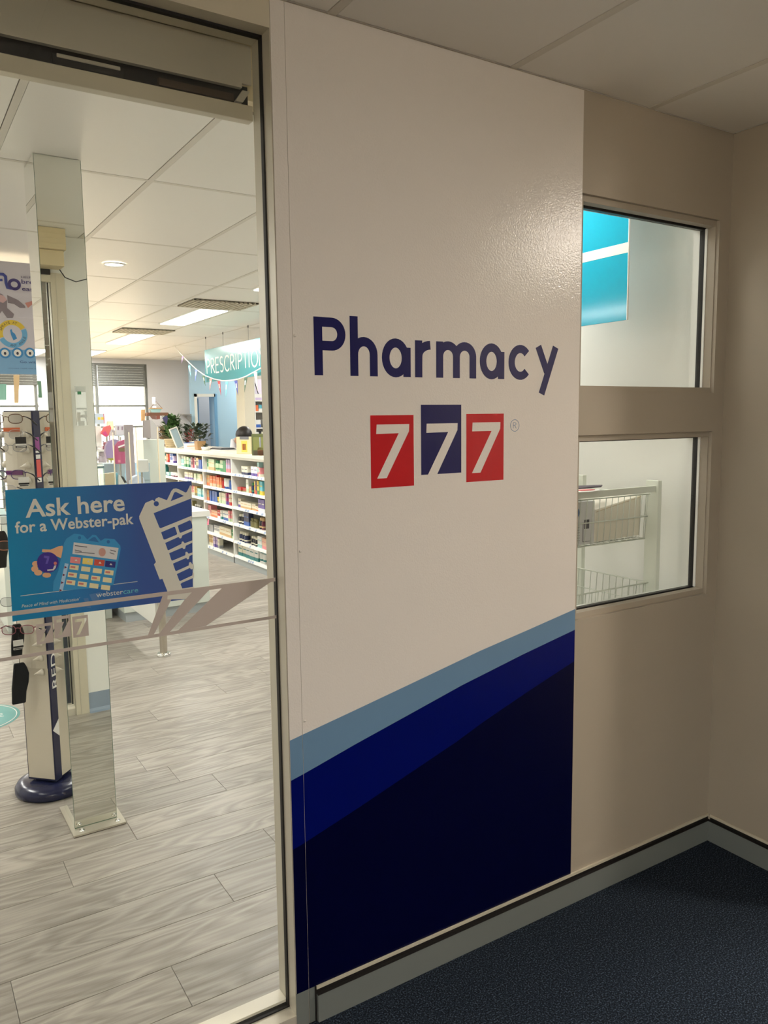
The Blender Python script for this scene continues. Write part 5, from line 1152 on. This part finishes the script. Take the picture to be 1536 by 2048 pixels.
prismthing('magenta_stand', 'magenta arched cosmetics stand with pale outline', 'display', [(232, 928), (228, 908), (230, 892), (237, 883), (249, 879), (251, 892), (252, 927)], 6.6, .04, mat('magenta_card', (178, 66, 110), .5), [('brown_panel', [(238, 903), (237, 896), (250, 895), (250, 903)], mat('bronze_print', (112, 88, 50), .5)), ('pale_band', [(236, 893), (250, 888), (250, 891), (237, 896)], M_PAPER), ('small_label', [(236, 920), (241, 920), (241, 925), (236, 925)], M_PINKP)], foot='pole')
prismthing('tan_carton', 'small tan carton silhouetted low in the window', 'box', [(215, 857), (228, 860), (227, 842), (216, 842)], 8.75, .08, M_TANP, foot='shelf')
prismthing('window_carton', 'grey carton with two dark ovals low in the window', 'box', [(233, 870), (250, 870), (249, 850), (232, 850)], 8.42, .08, mat('grey_lilac', (196, 192, 200), .5), [('oval', [(235, 860), (238, 860), (238, 853), (235, 853)], mat('mauve_print', (130, 104, 120), .5)), ('oval', [(243, 860), (246, 860), (246, 853), (243, 853)], mat('mauve_print', (130, 104, 120), .5))], foot='shelf')
prismthing('stock_pile', 'heap of mauve packaged gifts under the cartons at the window', 'gifts', [(221, 872), (262, 870), (262, 853), (255, 852), (250, 862), (232, 862), (222, 858)], 8.62, .06, mat('mauve_grey', (190, 178, 192), .6), foot='shelf')
prismthing('blue_board', 'pale blue panel below the bright window behind the cabinet', 'board', [(250, 953), (282, 950), (281, 925), (252, 926)], 6.2, .02, mat('pale_sky_board', (176, 214, 240), .4), foot='body')
prismthing('grey_cabinet', 'low grey cabinet behind the glass display case', 'cabinet', [(184, 962), (300, 960), (300, 926), (184, 928)], 6.75, .3, mat('grey_green_cab', (160, 178, 182), .4), foot='body')
mag = [(205, 953, 230, 968, M_TANP, 'tan striped leaflet pack lying left on the display case')]
prismthing('leaflet_pack', 'tan leaflet pack standing just above the top edge of the blue poster', 'leaflets', [(200, 972), (231, 970), (231, 945), (203, 948)], 5.3, .05, M_TANP, [('pink_corner', [(200, 971), (206, 971), (210, 958), (205, 958)], M_PINKP)], foot='riser')
prismthing('leaflet_pack', 'narrow cyan leaflet beside the tan pack above the poster', 'leaflets', [(232, 970), (236, 970), (236, 946), (231, 946)], 5.28, .03, M_CY, foot='riser')
prismthing('folded_card', 'black and white folded card above the poster', 'card', [(237, 969), (252, 966), (240, 950), (237, 950)], 5.25, .03, M_PAPER, [('black_stripe', [(241, 952), (246, 953), (254, 965), (249, 966)], M_BLACK)], foot='riser')
prismthing('tissue_pack', 'white and blue tissue pack above the poster', 'pack', [(262, 966), (290, 965), (287, 955), (276, 950), (268, 954)], 5.25, .08, mat('tissue_blue', (206, 216, 232), .6), foot='riser')
# wooden stand with brown beam, board, basket boat and hat post
wt = thing('wooden_display', 'dark wooden bar of scarves on a tan post right of the window', 'display rack', at(290, 880, 'y', 8.2))
def qq(a, b, y_=8.2): p = at(a, b, 'y', y_); return p
def pbox(t, nm, L, y_, th, m_):
    P = [at(a, b, 'y', y_) for a, b in L]; s = MB(); s.prism([(p.x, p.z) for p in P], lambda a, b: Vector((a, y_, b)), lambda a, b: Vector((a, y_+th, b))); return s.build(nm, m_, t)
pbox(wt, 'post', [(284, 842), (290, 842), (290, 819), (284, 819)], 8.25, .06, M_WOODTAN)
pbox(wt, 'beam', [(293, 832), (336, 831), (337, 825), (295, 825)], 8.2, .10, M_WOODBR)
pbox(wt, 'scarf', [(300, 832), (305, 838), (312, 839), (312, 831)], 8.18, .015, mat('scarf_brown', (120, 86, 74), .8))
pbox(wt, 'scarf', [(313, 839), (320, 838), (320, 831), (313, 831)], 8.18, .015, mat('scarf_rust', (130, 74, 60), .8))
pbox(wt, 'scarf', [(325, 836), (333, 850), (336, 838), (334, 831)], 8.18, .015, mat('scarf_navy', (60, 58, 96), .8))
pbox(wt, 'grey_board', [(286, 876), (302, 876), (300, 840), (286, 841)], 8.15, .02, mat('grey_board', (158, 148, 146), .6))
P0 = qq(290, 880); s = MB(); s.box(P0.x-.02, P0.x+.25, 8.22, 8.5, 0, P0.z); s.build('plinth', M_WHITE2, wt)
bo_ = thing('toy_boat', 'small teal boat ornament on the dark wooden bar', 'ornament', at(312, 825, 'y', 8.22))
pbox(bo_, 'hull', [(303, 825), (320, 825), (324, 816), (300, 816)], 8.22, .05, mat('boat_teal', (150, 186, 182), .6)); pbox(bo_, 'gunwale', [(300, 817.5), (325, 817.5), (325, 815.5), (300, 815.5)], 8.215, .06, M_WOODTAN)
s = MB(); s.tube([at(301, 816, 'y', 8.24), at(312, 803, 'y', 8.24), at(324, 816, 'y', 8.24)], .003, 4); s.build('rigging', M_WOODBR, bo_)
lp_ = thing('bright_strip', 'glowing white upright strip above the boat ornament', 'lamp', at(309, 826, 'y', 8.3))  # bright upright strip built from two emissive tubes
a0 = at(308, 808, 'y', 8.30); s = MB(); s.lathe([(0, 0), (.018, 0), (.018, .085), (0, .085)], a0, 14); s.build('upper_tube', mat('tube_glow', (255, 250, 240), .5, emit=2.5), lp_)
a0 = at(309, 824, 'y', 8.30); s = MB(); s.lathe([(.006, -.0), (.02, .01), (.022, .07), (0, .075)], a0, 14); s.build('lower_tube', mat('tube_glow', (255, 250, 240), .5, emit=2.5), lp_)
gp_ = thing('tall_plant', 'bright green flowering plant behind the far end of the counter top', 'plant', (.76, 10.2, 0))
c = at(344, 862, 'y', 10.2)
leafy(gp_, c.x, c.y, c.z-.12, .10, .32, 260, M_LEAF, .10, 12)
s = MB(); s.lathe([(0, 0), (.10, 0), (.13, c.z-.3), (.11, c.z-.3)], (c.x, c.y, 0), 18); s.build('planter', M_WHITE, gp_)
s = MB(); s.lathe([(.02, 0), (.02, .25)], (c.x, c.y, c.z-.32), 8); s.build('trunk', M_WOODBR, gp_)
s = MB()
for i in range(9):
    a = R.uniform(0, 6.28); blob(s, (c.x+.10*math.cos(a), c.y-.05, c.z+R.uniform(-.05, .2)), (.014, .014, .014), 6)
s.build('blossom', M_PAPER, gp_, kind='stuff')
wr = thing('dried_arrangement', 'brown dried grass arrangement beside the green plant', 'plant', at(332, 893, 'y', 10.7))
c = at(332, 868, 'y', 10.7); leafy(wr, c.x-.02, c.y, c.z-.13, .07, .22, 140, mat('dried_brown', (134, 118, 96), .8), .09, 21)
s = MB(); s.lathe([(0, 0), (.07, 0), (.08, c.z-.16), (.06, c.z-.16)], (c.x-.02, c.y, 0), 14); s.build('floor_vase', M_WOODBR, wr)
ws = thing('wall_shelf', 'small grey corner shelf with trailing plants on the back wall', 'shelf', (1.65, 11.25, 1.85))
pbox(ws, 'shelf_board', [(367, 830), (383, 830), (383, 828), (366, 828)], 11.2, .18, mat('grey_shelf', (150, 148, 146), .5)); pbox(ws, 'bracket', [(370, 831), (383, 831), (383, 846)], 11.30, .06, mat('grey_shelf', (150, 148, 146), .5))
c = at(380, 866, 'y', 11.2); leafy(ws, c.x-.02, c.y, c.z-.25, .07, .38, 120, M_LEAFD, .08, 31)
# banner-like teal notice at far left edge, exit sign seen in the mirror
ex = thing('exit_sign', 'green exit sign hanging in the far left of the shop, seen in the mirror', 'sign', (-3.38, 9.6, 2.02))
s = MB(); s.box(-3.60, -3.16, 9.6, 9.63, 2.02, 2.24); s.build('sign_body', mat('exit_green', (70, 110, 84), .4), ex)
text('EXIT', lambda X, Y, d: Vector((-3.56+X, 9.6-d-.001, 2.06+Y)), 'exit_text', M_PAPER, ex, 0, .36, 0, .14, .001)
s = MB(); s.tube([(-3.38, 9.615, 2.24), (-3.38, 9.615, 2.699)], .006, 6); s.build('drop_rod', M_STEEL, ex)
tn = thing('window_notice', 'teal notice on the back window at the left edge of the view', 'notice', at(5, 800, 'y', 11.3))
P = [at(-20, 800, 'y', 11.3), at(13, 800, 'y', 11.3), at(13, 768, 'y', 11.3), at(-20, 768, 'y', 11.3)]
s = MB(); s.prism([(p.x, p.z) for p in P], lambda a, b: Vector((a, 11.30, b)), lambda a, b: Vector((a, 11.31, b))); s.build('notice_sheet', mat('teal_notice', (110, 160, 150), .5), tn)
bp_ = thing('beige_post_strip', 'tan strip standing in for a beige post before the back window', 'banner', at(33, 806, 'y', 9.0))  # stand-in strip for a beige post, with an added cord
s = MB(); s.tube([at(33, 750, 'y', 9.005), Vector((at(33, 750, 'y', 9.005).x, 9.005, 2.699))], .002, 4); s.build('cord', M_PAPER, bp_)
pbox(bp_, 'strip', [(29, 806), (37, 806), (39, 750), (27, 750)], 9.0, .01, mat('tan_strip', (196, 170, 130), .6))
# clear card sleeve stuck to the inner wall (seen in the mirror)
sl_ = thing('card_sleeve', 'clear hanging sleeve with green label on the inner white wall', 'sleeve', (-1.71, .135, 1.66))
s = MB(); s.box(-1.735, -1.675, .131, .133, 1.672, 1.89); s.build('plastic_sleeve', M_ACR, sl_)
s = MB(); s.box(-1.720, -1.700, .1335, .1345, 1.845, 1.862); s.build('green_label', mat('carton_green', C['green'], .5), sl_)
s = MB(); s.tube([(-1.733, .134, 1.675), (-1.733, .134, 1.885)], .002, 5); s.tube([(-1.677, .134, 1.675), (-1.677, .134, 1.72)], .003, 5); s.build('sleeve_edge', M_PAPER, sl_)

# ================================================================== BEHIND THE SMALL WINDOWS
cs_ = thing('cyan_sign', 'glossy cyan acrylic sign with cream stripe hanging behind the upper small window', 'sign', (-.2, .6, 2.06))
s = MB(); s.box(-.206, -.200, .294, .66, 2.062, 2.62); s.build('acrylic_panel', M_CYAN, cs_, bevel=.001)
s = MB(); s.box(-.2068, -.2062, .292, .66, 2.317, 2.355); s.build('cream_stripe', mat('cream_stripe', (250, 244, 220), .4), cs_)
s = MB(); s.box(-.2065, -.1995, .291, .294, 2.062, 2.62); s.build('clear_edge', M_PAPER, cs_)
s = MB()
for y in (.36, .60): s.tube([(-.203, y, 2.62), (-.203, y, 2.70)], .0015, 5)
s.build('hanging_wire', M_STEEL, cs_)
tr = thing('wire_basket_trolley', 'white basket trolley standing behind the lower small window', 'trolley', (-.3, .35, 0))
M_TR2 = mat('trolley_white', (226, 230, 218), .35)
for nm, q in (('post', (-.106, -.084, .200, .262, 0, 1.435)), ('post', (-.572, -.550, .200, .262, 0, 1.41)), ('post', (-.106, -.084, .60, .66, 0, 1.435)), ('post', (-.572, -.550, .60, .66, 0, 1.41))):
    s = MB(); s.box(*q); s.build(nm, M_TR2, tr, bevel=.002)
s = MB(); s.box(-.549, -.107, .212, .226, 1.389, 1.414); s.build('rail', M_TR2, tr); s = MB(); s.box(-.549, -.107, .635, .65, 1.389, 1.414); s.build('rail', M_TR2, tr)
def basket(zt, zb, nm):
    s = MB(); x0, x1, y0, y1 = -.546, -.110, .235, .63; i = .012
    for z, e in ((zt, 0), ((zt+zb)/2, i*.5), (zb, i)):
        s.tube([(x0+e, y0+e, z), (x1-e, y0+e, z), (x1-e, y1-e, z), (x0+e, y1-e, z)], .0030 if z == zt else .0022, 5, closed=True)
    n_ = 13
    for k_ in range(n_):
        x = x0+.014+(x1-x0-.028)*k_/(n_-1); s.tube([(x, y0, zt), (x, y0+i, zb), (x, y1-i, zb), (x, y1, zt)], .0020, 5)
    for k_ in range(11):
        y = y0+.02+(y1-y0-.04)*k_/10; s.tube([(x0, y, zt), (x0+i, y, zb), (x1-i, y, zb), (x1, y, zt)], .0018, 4)
    s.build(nm, M_TR2, tr)
basket(1.381, 1.200, 'wire_basket'); basket(1.020, .86, 'wire_basket'); basket(.66, .50, 'wire_basket')
s = MB()
for x in (-.56, -.095):
    for y in (.23, .63): s.lathe([(0, .0), (.0, .0)], (x, y, 0), 6) if False else None
s.box(-.57, -.086, .21, .65, .1, .112); s.build('bottom_plate', M_TR2, tr)
bx_ = thing('leaflet_box', 'white carton with red and blue print lying in the upper wire basket', 'box', (-.45, .30, 1.205))
s = MB(); s.box(-.525, -.395, .262, .55, 1.204, 1.370); s.build('carton_body', mat('leaflet_white', (226, 226, 226), .5), bx_, bevel=.002)
s = MB(); s.box(-.524, -.505, .2606, .262, 1.335, 1.362); s.build('red_print', mat('carton_red', C['red'], .5), bx_)
for cx, cz, rr_, cc in ((-.512, 1.315, .022, (110, 110, 150)), (-.497, 1.33, .020, (80, 120, 170))):
    s = MB(); s.lathe([(0, .0008), (rr_, .0006), (rr_, 0)], n=20, T=Matrix.Translation((cx, .262, cz)) @ Matrix.Rotation(PI/2, 4, 'X')); s.build('round_print', mat('circle_%d' % cc[0], cc, .5), bx_)
s = MB()
for i in range(6): s.box(-.522, -.475, .2605, .262, 1.222+i*.010, 1.2235+i*.010)
s.box(-.455, -.420, .2605, .262, 1.215, 1.2165); s.box(-.458, -.4565, .2605, .262, 1.215, 1.29); s.box(-.45, -.425, .2605, .262, 1.265, 1.30)
s.build('text_lines', mat('dark_grey_print', (90, 88, 96), .4), bx_)
b2 = thing('white_bag', 'cream paper parcel tilted beside the carton in the upper wire basket', 'parcel', (-.26, .35, 1.21))
s = MB(); s.prism([(-.39, 1.207), (-.13, 1.213), (-.125, 1.375), (-.385, 1.335)], lambda a, b: Vector((a, .265, b)), lambda a, b: Vector((a, .52, b))); s.build('parcel_body', mat('cream_parcel', (236, 230, 214), .6), b2, bevel=.004)
s = MB(); s.tube([(-.388, .262, 1.325), (-.26, .262, 1.347), (-.127, .262, 1.37)], .001, 4); s.build('fold_line', mat('tan_weave', (184, 164, 128), .7), b2)
lf = thing('paper_leaflet', 'white leaflet with red ellipse and dark folder resting on the trolley rail', 'papers', (-.46, .23, 1.415))
s = MB(); pts_ = [(-.57+.0+.13*0, 0)]
s.prism([(-.575, .20), (-.50, .185), (-.43, .20), (-.405, .235), (-.43, .27), (-.50, .285), (-.575, .28)], lambda a, b: Vector((a, b, 1.4145+.0)), lambda a, b: Vector((a, b, 1.417))); s.build('leaflet_sheet', M_PAPER, lf)
s = MB(); s.lathe([(0, .0012), (.045, .001), (.045, 0)], (-.475, .235, 1.417), 24, sy=.5); s.build('red_ellipse', mat('soft_red_print', (228, 110, 110), .5), lf)
s = MB(); s.prism([(-.57, .29), (-.32, .30), (-.27, .34), (-.50, .42), (-.57, .40)], lambda a, b: Vector((a, b, 1.415)), lambda a, b: Vector((a, b, 1.419))); s.build('folder', mat('aubergine_card', (70, 56, 74), .5), lf)
bn = MB(); bn.lathe([(0, 0), (.14, 0), (.17, .50), (.175, .52), (.16, .52), (.13, .02)], (-.33, .95, .001), 28)
tag(bn.build('waste_bin', mat('grey_white_bin', (206, 204, 200), .5)), 'round pale bin on the floor behind the basket trolley', 'bin')
# labels of stocked shelves: number the alike pieces of one run by their place, left to right
ORD = ['first', 'second', 'third', 'fourth', 'fifth', 'sixth', 'seventh', 'eighth']
runs_ = {}
for o in COL.objects:
    if o.name.split('.')[0] in ('medicine_carton', 'medicine_bottle', 'cream_tube', 'vitamin_jar') and 'group' in o: runs_.setdefault(o['label'], []).append(o)
for lab, L in runs_.items():
    if len(L) > 1:
        L.sort(key=lambda o: -o.location.y)
        for i, o in enumerate(L): o['label'] = '%s, %s of %d from left' % (lab, ORD[i], len(L))
